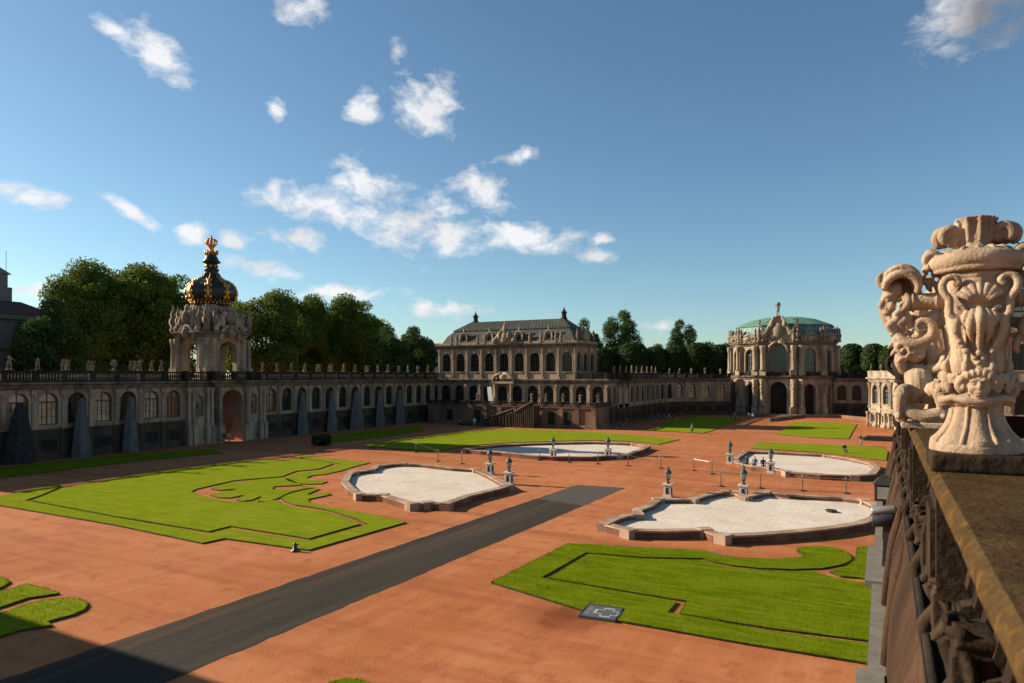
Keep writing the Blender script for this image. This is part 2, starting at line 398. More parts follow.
def rail_mat():
    m, N, b, nt = newmat('balustrade_rail_lichen'); geo = N('ShaderNodeNewGeometry')
    a = N('ShaderNodeTexNoise', {'Vector': (geo,'Position'), 'Scale': 3.0, 'Detail': 7.0, 'Roughness': 0.7})
    f = N('ShaderNodeTexNoise', {'Vector': (geo,'Position'), 'Scale': 24.0, 'Detail': 5.0, 'Roughness': 0.7})
    l = N('ShaderNodeTexNoise', {'Vector': (geo,'Position'), 'Scale': 6.5, 'Detail': 6.0, 'Roughness': 0.75})
    c = N.mix(N.ramp(a, [(0.35,0),(0.65,1)]), (0.040,0.024,0.010), (0.075,0.045,0.019))
    c = N.mix(N.ramp(f, [(0.5,0),(0.8,0.5)]), c, (0.105,0.073,0.04))
    sx = N('ShaderNodeSeparateXYZ', {0: (geo,'Position')})
    edge = N.ramp(sx, [(0.265,1.0),(0.34,0.15)])                     # lichen favours the weather edge of the rail
    li = N.math('MULTIPLY', N.ramp(l, [(0.50,0),(0.63,1)]), edge)
    c = N.mix(N.math('MULTIPLY', li, 0.85), c, N.mix(N.ramp(f, [(0.4,0),(0.6,1)]), (0.110,0.052,0.010), (0.145,0.084,0.024)))
    setc(nt, b, 'Base Color', c); b.inputs['Roughness'].default_value = 0.95; b.inputs['Specular IOR Level'].default_value = 0.03
    bp = N('ShaderNodeBump', {'Strength': 0.8, 'Distance': 0.02, 'Height': N.math('ADD', f, a)})
    nt.links.new(bp.outputs[0], b.inputs['Normal']); return m
M['rail'] = rail_mat()
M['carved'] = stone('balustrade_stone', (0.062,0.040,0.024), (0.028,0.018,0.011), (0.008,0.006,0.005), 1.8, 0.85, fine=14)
M['soot'] = stone('gap_shade_stone', (0.04,0.03,0.022), (0.022,0.017,0.013), (0.008,0.007,0.006), 1.8, 0.9, fine=14)  # black stone for the plinth course; the gap's shade is painted into it
M['dark_cover'] = plain('dark_cover', (0.03,0.03,0.026), 0.9, var=0.5, scale=2)
M['weathering'] = stone('cornice_slope', (0.082,0.043,0.024), (0.045,0.024,0.014), (0.018,0.012,0.008), 0.9, 0.6, fine=9)
M['ledge'] = plain('grey_ledge_flashing', (0.155,0.140,0.112), 0.8, var=0.2, scale=5, bump=0.2)

# ---------------------------------------------------------------- sky, sun, camera
SUN_AZ = math.atan2(-0.984, -0.176)      # compass-like angle from +Y towards +X
SUN_EL = R(24)
def build_world():
    w = bpy.data.worlds.new('World'); scn.world = w; w.use_nodes = True
    nt = w.node_tree; nt.nodes.clear(); N = NT(nt)
    out = N('ShaderNodeOutputWorld'); bg = N('ShaderNodeBackground', {'Strength': SKY_STRENGTH})
    nt.links.new(bg.outputs[0], out.inputs[0])
    sky = N('ShaderNodeTexSky', sky_type='NISHITA', sun_disc=False, sun_elevation=SUN_EL, sun_rotation=SUN_AZ,
            altitude=100.0, air_density=0.94, dust_density=0.35, ozone_density=0.5)
    tc = N('ShaderNodeTexCoord')
    sep = N('ShaderNodeSeparateXYZ', {0: (tc,'Generated')})
    az = N.math('ARCTAN2', (sep,0), (sep,1)); el = N.math('ARCSINE', (sep,2))
    # one soft elliptic cloud cell as a node group
    gt = bpy.data.node_groups.new('cloud_cell', 'ShaderNodeTree')
    for nm in ('Az','El','Az0','El0','W','H','Tilt'):
        gt.interface.new_socket(nm, in_out='INPUT', socket_type='NodeSocketFloat')
    gt.interface.new_socket('Field', in_out='OUTPUT', socket_type='NodeSocketFloat')
    G = NT(gt); gi = G('NodeGroupInput'); go = G('NodeGroupOutput')
    da = G.math('SUBTRACT', (gi,'Az'), (gi,'Az0')); de = G.math('SUBTRACT', (gi,'El'), (gi,'El0'))
    c = G.math('COSINE', (gi,'Tilt')); s = G.math('SINE', (gi,'Tilt'))
    u = G.math('ADD', G.math('MULTIPLY', da, c), G.math('MULTIPLY', de, s))
    v = G.math('SUBTRACT', G.math('MULTIPLY', de, c), G.math('MULTIPLY', da, s))
    uu = G.math('POWER', G.math('ABSOLUTE', G.math('DIVIDE', u, (gi,'W'))), 2.0)
    vv = G.math('POWER', G.math('ABSOLUTE', G.math('DIVIDE', v, (gi,'H'))), 2.0)
    f = G.math('SUBTRACT', 1.0, G.math('SQRT', G.math('ADD', uu, vv)))
    gt.links.new(f.outputs[0], go.inputs[0])
    # px, py, half width, half height (photo pixels), tilt
    cells = [(156,50,40,22,-30),(120,34,26,10,-20),(300,8,26,16,0),(428,106,38,34,-20),(365,112,22,18,0),(397,50,14,12,0),(276,110,9,11,0),
             (515,157,26,9,8),(482,188,40,22,-18),(365,185,34,26,-25),(312,204,62,22,-5),(410,224,78,36,-6),(300,238,44,13,0),(528,238,62,15,-4),(450,240,52,18,-4),
             (598,256,20,9,0),(22,196,46,13,-10),(194,234,17,11,10),(232,240,20,12,-20),(130,212,32,8,-30),(255,266,44,12,-15),
             (340,293,60,9,0),(440,310,55,11,0),(655,326,25,9,0),(975,10,66,40,8),(1010,-25,70,45,0),(25,290,50,12,0),(600,240,14,7,0)]
    field = None
    for (px, py, hw, hh, tl) in cells:
        a, b = ray(px); L = math.hypot(a, b)
        a0 = math.atan2(a, b); e0 = math.atan2((HORZ-py)/FOC, L)
        k = 1/(FOC*math.sqrt(1+((px-512)/FOC)**2))
        gn = N('ShaderNodeGroup', {}); gn.node_tree = gt
        nt.links.new(az.outputs[0], gn.inputs[0]); nt.links.new(el.outputs[0], gn.inputs[1])
        for i, val in zip(range(2,7), (a0, e0, hw*k*1.06, hh*k*1.06, R(tl))): gn.inputs[i].default_value = val
        field = gn if field is None else N.math('MAXIMUM', field, gn)
    mp = N('ShaderNodeMapping', {'Vector': (tc,'Generated'), 'Scale': (1,1,1.7)})
    warp = N('ShaderNodeTexNoise', {'Vector': mp, 'Scale': 9.0, 'Detail': 3.0})
    wv = N('ShaderNodeVectorMath', {0: mp, 1: N('ShaderNodeVectorMath', {0: (warp,'Color'), 'Scale': 0.06}, operation='SCALE')}, operation='ADD')
    nz = N('ShaderNodeTexNoise', {'Vector': wv, 'Scale': 24.0, 'Detail': 11.0, 'Roughness': 0.62})
    nb = N('ShaderNodeTexNoise', {'Vector': wv, 'Scale': 10.0, 'Detail': 6.0, 'Roughness': 0.6})
    dens = N.math('ADD', N.math('MULTIPLY', field, 1.15), N.math('MULTIPLY', N.math('SUBTRACT', nz, 0.5), 3.0))
    dens = N.math('ADD', dens, N.math('MULTIPLY', N.math('SUBTRACT', nb, 0.5), 1.6))
    mask = N.ramp(dens, [(0.12,0),(0.5,0.35),(1.0,1.0)])
    fade = N.math('MULTIPLY', N.math('ADD', field, 0.45), 2.2, clamp=True)
    mask = N.math('MULTIPLY', mask, fade)
    shade = N.ramp(nb, [(0.35,0.80),(0.6,1.0)])
    # the thick cloud high on the right shows its grey underside
    gn = N('ShaderNodeGroup', {}); gn.node_tree = gt
    nt.links.new(az.outputs[0], gn.inputs[0]); nt.links.new(el.outputs[0], gn.inputs[1])
    a, b = ray(1010); e0 = math.atan2((HORZ-8)/FOC, math.hypot(a,b))
    for i, val in zip(range(2,7), (math.atan2(a,b), e0, 0.085, 0.06, 0.0)): gn.inputs[i].default_value = val
    grey = N.ramp(N.math('ADD', gn, N.math('MULTIPLY', N.math('SUBTRACT', nb, 0.5), 1.0)), [(0.0,1.0),(0.55,0.34)])
    lum = N.math('MULTIPLY', N.math('MULTIPLY', shade, grey), CLOUD)
    cc = N('ShaderNodeCombineColor', {0: N.math('MULTIPLY', lum, 0.98), 1: N.math('MULTIPLY', lum, 0.985), 2: lum})
    skyc = N.mix(1.0, sky, SKY_TINT, 'MULTIPLY')
    col = N.mix(N.math('MULTIPLY', mask, 0.95), skyc, cc)
    setc(nt, bg, 'Color', col)
SKY_STRENGTH = 0.057; CLOUD = 8.6; SKY_TINT = (0.80, 1.025, 1.12); SUN = 5.0; EXPO = 0.98
build_world()
sl = bpy.data.lights.new('sun', 'SUN'); sl.energy = SUN; sl.angle = R(0.5); sl.color = (1.0, 0.87, 0.70)
so = bpy.data.objects.new('sun', sl); COL.objects.link(so)
sd = Vector((math.sin(SUN_AZ)*math.cos(SUN_EL), math.cos(SUN_AZ)*math.cos(SUN_EL), math.sin(SUN_EL)))
so.rotation_euler = sd.to_track_quat('Z', 'Y').to_euler(); so.location = (-60,-20,60)
cam = bpy.data.cameras.new('camera'); co = bpy.data.objects.new('camera', cam); COL.objects.link(co)
co.location = (0,0,EYE); co.rotation_euler = (R(90),0,R(YAW))
cam.sensor_width = 36; cam.lens = 36*FOC/1024; cam.shift_y = (HORZ-341.5)/1024
cam.clip_start = 0.1; cam.clip_end = 6000
cam.dof.use_dof = True; cam.dof.focus_distance = 11.0; cam.dof.aperture_fstop = 2.8
scn.camera = co
scn.view_settings.view_transform = 'Standard'; scn.view_settings.look = 'None'
scn.view_settings.exposure = EXPO; scn.view_settings.gamma = 1.0
scn.cycles.use_denoising = True
scn.cycles.max_bounces = 6; scn.cycles.diffuse_bounces = 3; scn.cycles.transparent_max_bounces = 6

# ---------------------------------------------------------------- ground, road
def sheet(name, poly, z, mat):
    mb = MB(); mb.add([(p[0],p[1],z) for p in poly], [tuple(range(len(poly)))])
    return tag(link(name, mb.mesh(name, mat)), kind='structure')
sheet('ground', [(-3000,-3000),(3000,-3000),(3000,3000),(-3000,3000)], 0.0, M['ground'])
rl = random.Random(3)
def rag(a, b_, n=130, j=0.05): return [(a[0]+(b_[0]-a[0])*k/n+rl.uniform(-j,j), a[1]+(b_[1]-a[1])*k/n) for k in range(n+1)]
sheet('road', rag((-20.9,-25),(-20.1,57.9)) + rag((-24.55,57.4),(-26.1,-25)), 0.004, M['asphalt'])
sheet('road_patch', [(-24.6,49.5),(-20.22,48.5),(-20.14,57.7),(-24.55,57.2)], 0.008, M['asphalt_patch'])

# ---------------------------------------------------------------- lawns
def smooth_poly(poly, it=1):
    return poly
LAWNS = []
def lawn(pix, h=0.12, mat='grass', world=None, name='lawn'):
    poly = world or [g(*p) for p in pix]
    a = sum(poly[i][0]*poly[(i+1)%len(poly)][1]-poly[(i+1)%len(poly)][0]*poly[i][1] for i in range(len(poly)))
    if a < 0: poly = poly[::-1]
    h = min(h, 0.09); LAWNS.append((poly, h, mat))
    mb = MB(); n = len(poly)
    mb.add([(p[0],p[1],0.001) for p in poly]+[(p[0],p[1],h) for p in poly], [(i,(i+1)%n,n+(i+1)%n,n+i) for i in range(n)], 1)
    mb.add([(p[0],p[1],h) for p in poly], [tuple(range(n))], 0)
    return tag(link(name, mb.mesh(name, [M[mat], M['soil']])), kind='structure')
def underlay(pix, mat='ground', name='lawn_groove_gravel'):
    poly = [g(*p) for p in pix]
    return sheet(name, poly, 0.004, M[mat])
# near right lawn
lawn([(491.2,583.8),(568.5,544.6),(635,548.3),(700,551.7),(709,553.3),(720,556.9),(738,559.1),(769.6,560.4),(792,559.6),(803,558),(806,556.5),(800,554.2),(796.5,551.8),
      (799,549.4),(806,547.9),(823.4,547.7),(836,549.6),(846,553.2),(850.8,557.2),(851.2,561),(843.5,565.5),(823.4,569.6),(792,570.7),(758.4,569.5),(731.5,566.6),(713.6,563.2),
      (702.4,559.6),(645.8,558.6),(585.5,554),(541.2,579.2),(676.5,603.4),(667.5,614.7),(700,619.6),(769.6,633),(878,647),(877,668),(862.6,664.4),(740,644.3),(614.4,621.8)], 0.09, 'grass_deep')
lawn([(588.5,555.3),(645.8,560.2),(702.4,561.6),(713.6,565.4),(731.5,568.8),(758.4,571.6),(792,572.9),(812,572.6),(818,574.6),(829,578),(850,582.5),(876,586.5),(878,644.2),(864.8,642),(769.6,629.9),(679.5,615.2),(687,602.8),(548.5,579.6)], 0.09, 'grass_deep')
lawn([(829,573.2),(846,568.2),(854.7,562.2),(856.5,555),(857,549),(867,547.3),(876,547),(876,582.3),(860,579.3),(841,577.8)], 0.09, 'grass_deep')
underlay([(545,579.5),(588,552),(700,558),(735,567),(800,572),(852,560),(876,548),(877,646),(700,620.5),(665,616)])
# big left lawn
lawn([(299.5,455.9),(335,459.6),(369.8,463.4),(355,467),(340,471.6),(325,475),(312,476.2),(306.6,478.5),(311,480.8),(327.7,482),(322,484.4),(309,485),(296,484),(287,481.3),(286,478.6),
      (297.2,473.6),(320.6,471.3),(341.4,464.5),(300,458.3)], 0.12)
lawn([(406.2,523.2),(308.9,551.3),(224.5,539.6),(202.3,544.3),(110,525),(0,506.3),(-22,503.5),(10,495),(34,489.9),(60,485.6),(57.5,489),(41,496),(25.5,501.4),(110,517.5),(208.4,534.9),(229.7,529.4),
      (308.9,542.3),(368,525.5),(349,517.5),(326,510.6),(310,508),(294.8,506),(284,502.3),(281,499),(288,495.3),(300,492),(316,489),(319,490),(308.5,494.4),(308,496),(318,495.2),(329,493.4),(330.5,495.4),
      (319,498),(308.5,500),(309,503),(318,506),(330,508),(348,511.4),(367.5,515)], 0.12)
lawn([(62,489),(45,496.5),(31,501.4),(115,517.3),(208.8,532.7),(229.9,527.2),(308.9,539.8),(360.5,525),(342,517.8),(324.3,512.3),(306,510.3),(292.8,508.2),(281.5,504.4),(276.4,501),(262,503.2),(226.9,502.6),(203.8,497.6),(191,492.7),
      (196,490),(208.5,487),(234.3,481.2),(282,477.2),(296,471.8),(318.6,469.6),(334,464.3),(300,459.6),(240,461.7),(140,475.2)], 0.12)
orn_ = lambda L: [(247+(x-248)*1.06, 490.5+(y-490.5)*1.24) for x, y in L]
lawn(orn_([(283,480.6),(262,481.8),(250,483.4),(237,484.6),(225,486.6),(214,490),(222,491),(240,489.7),(228,492.4),(213,495),(222,497),(232,497.2),(246,494.5),(238,498.6),(242,500),(252,499),(262,495.5),(258,500.2),(269,500),(277,497.5),
      (288,492.8),(302,489.8),(313,489),(303,487.6),(291,490.3),(272,490.5),(273,488),(292,487),(300,486.6)]), 0.112)
underlay([(25,500),(60,487),(140,476),(240,462),(300,457.5),(372,463),(330,484),(320,491),(332,496),(320,508),(368,524),(308.9,541.5),(229.7,528.8),(208.6,534)])
# bottom left parterre
lawn([(-70,655),(-30,625),(6.4,613),(25,606.5),(45,601.3),(73,599.8),(86,602.6),(88,606.5),(84,611.5),(73,616.3),(47.3,623.3),(52,627),(20,632),(-20,645)], 0.1)
lawn([(-60,605),(0,593.3),(25.8,585.5),(45,590),(60,594.8),(45,597),(28,599.5),(0,608.9),(-60,628)], 0.1)
lawn([(-50,575),(0,578.5),(8,581),(10,583.5),(6,586.3),(0,589.6),(-50,600)], 0.1)
lawn([(316,692),(330,684.5),(345,681),(360,682),(372,687),(370,700)], 0.12, 'grass_deep')
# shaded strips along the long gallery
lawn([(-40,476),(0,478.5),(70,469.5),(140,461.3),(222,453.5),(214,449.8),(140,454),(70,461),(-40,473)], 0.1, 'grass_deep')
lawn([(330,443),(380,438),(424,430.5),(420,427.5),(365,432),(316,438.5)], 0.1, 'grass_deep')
# far left, far right and back lawns
lawn([(362,446.4),(396.4,440.2),(450,433.8),(505,429.3),(560,431),(609,433.2),(680,439.7),(658,444.9),(645,443),(634,441.8),(594,440.6),(553,441.6),(510,443),(480,445.2),(463,447.5),(434.5,452.1)], 0.12)
lawn([(751,448.5),(756,445),(761.6,443),(830,445.3),(882,447.4),(888,452),(886,461),(870,459.6),(847.6,456),(820,453),(790,451),(770,450)], 0.12)
lawn([(645,430.8),(660,427),(672,420.5),(700,416.8),(742,418.5),(712,431),(703,433.6),(675,432)], 0.1)
lawn([(777,434.6),(793.9,422.4),(830,422.6),(857,424.4),(848.5,439.2),(809,437.8)], 0.1)

def blades():
    rr = random.Random(19); sets = {'grass': MB(), 'grass_deep': MB()}
    def inside(p, x, y):
        c = False; n = len(p)
        for i in range(n):
            (x0,y0),(x1,y1) = p[i], p[i-1]
            if (y0 > y) != (y1 > y) and x < (x1-x0)*(y-y0)/(y1-y0)+x0: c = not c
        return c
    def blade(mb, x, y, z, hgt, out=(0,0)):
        a = rr.uniform(0, PI); w = rr.uniform(0.008,0.016)
        tx, ty = rr.gauss(0,0.035)+out[0], rr.gauss(0,0.035)+out[1]
        mb.add([(x-w*math.cos(a),y-w*math.sin(a),z),(x+w*math.cos(a),y+w*math.sin(a),z),(x+tx,y+ty,z+hgt)], [(0,1,2)])
    for poly, h, mat in LAWNS:
        cx = sum(p[0] for p in poly)/len(poly); cy = sum(p[1] for p in poly)/len(poly)
        d = CY*cy-SY*cx; mb = sets[mat]; n = len(poly)
        if d > 62: continue
        per = 60 if d < 40 else 34
        for i in range(n):
            (x0,y0),(x1,y1) = poly[i], poly[(i+1)%n]; L = math.hypot(x1-x0,y1-y0)
            if L < 1e-6: continue
            ox, oy = (y1-y0)/L, -(x1-x0)/L
            for _ in range(int(L*per)):
                t = rr.random(); k = rr.uniform(-0.05,0.012)
                blade(mb, x0+(x1-x0)*t+ox*k, y0+(y1-y0)*t+oy*k, h-0.03, rr.uniform(0.05,0.10), (ox*0.04,oy*0.04))
        if d < 40:
            xs = [p[0] for p in poly]; ys = [p[1] for p in poly]; A = (max(xs)-min(xs))*(max(ys)-min(ys))
            for _ in range(int(A*130)):
                x, y = rr.uniform(min(xs),max(xs)), rr.uniform(min(ys),max(ys))
                if inside(poly, x, y): blade(mb, x, y, h-0.02, rr.uniform(0.045,0.085))
    for k, mb in sets.items():
        if mb.v: tag(link('grass', mb.mesh('grass', M[k])), 'short mown grass blades on the nearer lawns', 'grass', kind='stuff')
blades()

# ---------------------------------------------------------------- fountain basins
def offset_poly(poly, d):
    n = len(poly); out = []
    a = sum(poly[i][0]*poly[(i+1)%n][1]-poly[(i+1)%n][0]*poly[i][1] for i in range(n))
    sg = 1 if a > 0 else -1
    for i in range(n):
        p0, p, p1 = Vector(poly[i-1]), Vector(poly[i]), Vector(poly[(i+1)%n])
        e1 = (p-p0).normalized(); e2 = (p1-p).normalized()
        n1 = Vector((-e1.y, e1.x))*sg; n2 = Vector((-e2.y, e2.x))*sg
        b = n1+n2
        b = b.normalized() if b.length > 1e-4 else n1
        k = d/max(0.5, b.dot(n1)); out.append((p.x+b.x*k, p.y+b.y*k))
    return out
def basin(pix, label, h=0.52, w=0.55):
    outer = [g(px, py, h) for px, py in pix]
    inner = offset_poly(outer, w); lip = offset_poly(outer, -0.06); lipi = offset_poly(outer, w+0.05)
    c = (sum(p[0] for p in outer)/len(outer), sum(p[1] for p in outer)/len(outer), 0)
    t = thing('fountain_basin', label, 'fountain basin', c, 'drained fountain basins in the court', world=True)
    n = len(outer); mb = MB()
    rings = [(outer,0.0),(outer,h-0.12),(lip,h-0.1),(lip,h),(lipi,h),(lipi,h-0.1),(inner,h-0.12),(inner,0.05)]
    vs = [(p[0],p[1],z) for poly, z in rings for p in poly]
    for k in range(len(rings)-1):
        mb.add(vs, [(k*n+i, k*n+(i+1)%n, (k+1)*n+(i+1)%n, (k+1)*n+i) for i in range(n)], 1 if k in (0,6) else 0)
    # blocks where the kerb turns
    for i in range(n):
        p0, p, p1 = Vector(outer[i-1]), Vector(outer[i]), Vector(outer[(i+1)%n])
        if (p-p0).angle(p1-p) > 0.6:
            q = Vector(offset_poly(outer, w/2)[i]); a = math.atan2(p1.y-p.y, p1.x-p.x)
            mb.M = Matrix.Translation((q.x,q.y,0)) @ Matrix.Rotation(a,4,'Z'); mb.box(-0.42,-0.4,0,0.42,0.4,h+0.05); mb.M = Matrix.Identity(4)
    link('kerb', mb.mesh('kerb', [M['rim'],M['rim_face']]), t)
    fl = MB(); fl.add([(p[0],p[1],0.2) for p in inner], [tuple(range(n))])
    link('basin_floor', fl.mesh('basin_floor', M['floor']), t)
    return t
basin([(600,523),(610,518),(621,514.5),(634,513.5),(633,509),(646,504.5),(655,498),(690,498),(700,494.7),(712,491.8),(725,490.8),(737,491.3),(746,495),(764,490.7),(801,494.5),(842,496.5),(868,499.5),(880,505),
       (883,511),(879,518),(862,523.5),(830,528.5),(800,531.5),(760,534.5),(723,536),(712,533.5),(703,530),(665,531),(627,530.3),(615,527)], 'drained pale fountain basin nearest the balustrade')
basin([(341.7,482),(345.6,473.8),(351.5,471.4),(369,469.3),(375,465.4),(390,463.5),(404,462.9),(423.8,463.8),(455,467.3),(478,468.8),(492,474.6),(511.6,485),(500,488.5),(490,490.8),(470.6,495.5),(448,503.9),(428,502.8),(410,503.9),(380.8,495),(368,494.5),(356.4,494),(347,488)],
      'drained fountain basin beside the big left lawn')
basin([(463,449),(480,446.6),(495,444.8),(523,443.2),(553,442.2),(589.5,441.6),(612,442.2),(634.7,443.2),(649.7,446),(643,449.4),(634,452.5),(620,455),(606,455.5),(590,456.6),(574.5,456.6),(553,456.4),(538,455.6),(520,454),(501.5,452),(480,450.8)],
      'far drained basin before the two-storey pavilion')
basin([(733,457.5),(744.4,450.8),(770,451.2),(796,452.6),(826,454.2),(851.8,458),(874,463),(880,468),(875,474),(856,475.8),(820,474.4),(785,471.6),(774.5,468.7),(752,466),(734,462)],
      'far right drained basin with people sitting on its kerb')

# ---------------------------------------------------------------- architecture helpers
class Bld:
    """collects the meshes of one building, built in world coordinates"""
    def __init__(s, name, label, cat, base, group=None):
        s.t = thing(name, label, cat, base, group, world=True); s.p = {}; s.solos = []
    def mb(s, part):
        if part not in s.p: s.p[part] = MB()
        return s.p[part]
    def solo(s, part):
        m = MB(); s.solos.append((part, m)); return m
    def done(s, mats):
        for k, mb in s.p.items():
            if mb.v: link(k, mb.mesh(k, mats[k]), s.t)
        for k, mb in s.solos: link(k, mb.mesh(k, mats[k]), s.t)
        return s.t
WIN = {}
def window_mesh(w, h, rise, style):
    """arched window centred on u=0, sill z=0; local x = along wall, y = inward"""
    key = (round(w,2), round(h,2), round(rise,2), style)
    if key in WIN: return WIN[key]
    n = 12; r = w/2; sp = h - rise
    arc = [(r*math.cos(PI*i/n), sp + rise*math.sin(PI*i/n)) for i in range(n+1)]
    pane = MB(); pts = [(-r,0.08,0),(r,0.08,0)] + [(x,0.08,z) for x, z in arc]
    pane.add(pts, [tuple(range(len(pts)))])
    fr = MB(); b = 0.085
    fr.box(-r,0,0,r,0.06,0.1); fr.box(-b/2,0,0.1,b/2,0.06,h-0.02)
    fr.box(-r,0,0.1,-r+b,0.06,sp); fr.box(r-b,0,0.1,r,0.06,sp)
    fr.box(-r+b,-0.004,sp-b,r-b,0.055,sp+b*0.6)
    for k in (1,2) if h > 2.5 else (1,):
        z = 0.1 + (sp-0.1)*k/(3 if h > 2.5 else 2)
        fr.box(-r+b,0.004,z-0.02,r-b,0.05,z+0.02)
    for k in (-1,1): fr.box(k*r*0.5-0.022,0.008,0.1,k*r*0.5+0.022,0.048,sp)
    for i in range(n):
        (x0,z0),(x1,z1) = arc[i], arc[i+1]; q = 1-b/r
        fr.add([(x0,0,z0),(x1,0,z1),(x1*q,0,sp+(z1-sp)*q),(x0*q,0,sp+(z0-sp)*q)], [(0,1,2,3)])
    WIN[key] = (fr, pane); return WIN[key]
WM = {}
def place_window(bld, P, du, w, h, rise, glass='glass', frame='frame', style='n', name='window'):
    fr, pane = window_mesh(w, h, rise, style)
    k = (id(fr), glass, frame)
    if k not in WM: WM[k] = (fr.mesh('window', M[frame]), pane.mesh('pane', M[glass]))
    f = link(name, WM[k][0], bld.t, P); f.rotation_euler = (0,0,math.atan2(du[1],du[0]))
    p = link('pane', WM[k][1], f)
    return f
def wall_run(bld, p0, p1, n, z0, z1, w, sill, spring, rise=None, depth=0.45, part='wall', win=None, glass='glass', frame='frame',
             skip=(), pil=True, pz0=None, keystone=True, thick=None, pilw=0.5, winname='window', frac=None):
    """a wall from p0 to p1 (outward to the right) with n arched openings; win: sill of the glazing or None"""
    mb = bld.mb(part); L = math.hypot(p1[0]-p0[0], p1[1]-p0[1]); ux, uy = (p1[0]-p0[0])/L, (p1[1]-p0[1])/L
    nx, ny = uy, -ux
    MM = Matrix(((ux,-nx,0,p0[0]),(uy,-ny,0,p0[1]),(0,0,1,0),(0,0,0,1)))   # local x along, y inward
    keep = mb.M; mb.M = MM
    rise = w/2 if rise is None else rise
    b = L/n; K = 12
    for i in range(n):
        a0 = i*b; a1 = a0+b; c = (a0+a1)/2; r = w/2
        if i in skip:
            mb.add([(a0,0,z0),(a1,0,z0),(a1,0,z1),(a0,0,z1)], [(0,1,2,3)]); continue
        arc = [(c - r*math.cos(PI*k/K), spring + rise*math.sin(PI*k/K)) for k in range(K+1)]
        for yy, flip in ((0,False),) + (((thick,True),) if thick else ()):
            vs = [(a0,yy,z0),(c-r,yy,z0),(c-r,yy,spring),(a0,yy,spring),(c+r,yy,z0),(a1,yy,z0),(a1,yy,spring),(c+r,yy,spring)]
            mb.add(vs, [(0,1,2,3),(4,5,6,7)])
            if sill > z0: mb.add([(c-r,yy,z0),(c+r,yy,z0),(c+r,yy,sill),(c-r,yy,sill)], [(0,1,2,3)])
            mb.add([(a0,yy,spring),(c-r,yy,spring),(c-r,yy,z1),(a0,yy,z1),(c+r,yy,spring),(a1,yy,spring),(a1,yy,z1),(c+r,yy,z1)], [(0,1,2,3),(4,5,6,7)])
            vs = [(x,yy,z) for x, z in arc] + [(x,yy,z1) for x, z in arc]
            mb.add(vs, [(k,k+1,K+1+k+1,K+1+k) for k in range(K)])
        d = thick or depth
        cont = [(c-r,max(sill,z0))] + arc + [(c+r,max(sill,z0))]
        vs = [(x,0,z) for x, z in cont] + [(x,d,z) for x, z in cont]; q = len(cont)
        mb.add(vs, [(k,k+1,q+k+1,q+k) for k in range(q-1)])
        if sill > z0: mb.add([(c-r,0,sill),(c+r,0,sill),(c+r,d,sill),(c-r,d,sill)], [(0,1,2,3)])
        # raised surround of the arch
        ri = r+0.02; ro = r+0.24
        sur = []
        for (rr, y) in ((ri,-0.07),(ro,-0.07),(ro,0.0)):
            sur += [(c - rr*math.cos(PI*k/K), y, spring + (rise*rr/r)*math.sin(PI*k/K)) for k in range(K+1)]
        mb.add(sur, [(k,k+1,K+1+k+1,K+1+k) for k in range(K)] + [(K+1+k,K+2+k,2*K+3+k,2*K+2+k) for k in range(K)])
        for sx in (-1,1):
            x0 = c+sx*ri; x1 = c+sx*ro
            mb.box(min(x0,x1),-0.07,sill,max(x0,x1),0.0,spring)
            mb.box(min(x0,x1)-0.04,-0.12,spring-0.16,max(x0,x1)+0.04,0.0,spring)
        if keystone: mb.frustum(c, -0.12, spring+rise-0.02, spring+rise+0.38, 0.14, 0.1, 0.22, 0.14)
        if sill > z0: mb.box(c-r-0.25,-0.16,sill-0.16,c+r+0.25,0.0,sill)
        if win is not None:
            P = MM @ Vector((c, d-0.1, sill))
            gl = glass(i) if callable(glass) else glass
            if gl: place_window(bld, P, (ux,uy), w, spring+rise-sill, rise, gl, frame, name=winname)
    if pil:
        pz0 = z0 if pz0 is None else pz0
        for i in range(n+1):
            u = i*b
            mb.box(u-pilw/2,-0.2,pz0,u+pilw/2,0.0,z1-0.02)
            mb.box(u-pilw/2+0.1,-0.26,pz0+0.5,u+pilw/2-0.1,-0.2,z1-0.7)
            mb.box(u-pilw/2-0.09,-0.3,pz0,u+pilw/2+0.09,-0.0,pz0+0.38)
            mb.box(u-pilw/2-0.1,-0.34,z1-0.5,u+pilw/2+0.1,-0.0,z1-0.28)
            mb.frustum(u,-0.16,z1-0.28,z1-0.03,pilw/2+0.06,0.16,pilw/2+0.2,0.26)
            if pilw >= 0.5:       # leafy capital and a hanging swag on the pilaster
                mb.ball((u,-0.3,z1-0.75),(0.16,0.09,0.22),6,4); mb.ball((u,-0.28,z1-1.15),(0.1,0.07,0.2),6,4)
    mb.M = keep
    return MM
CORN = [(0,0),(0.18,0.05),(0.2,0.22),(0.32,0.28),(0.36,0.5),(0.62,0.62),(0.72,0.66),(0.74,0.86),(0.5,0.92),(-0.3,0.92),(-0.3,0)]
def cornice(bld, path, z, sc=1.0, part='cornice', closed=False, h=1.0):
    bld.mb(part).sweep(path, [(o*sc, z+zz*sc*h) for o, zz in CORN], closed=closed)
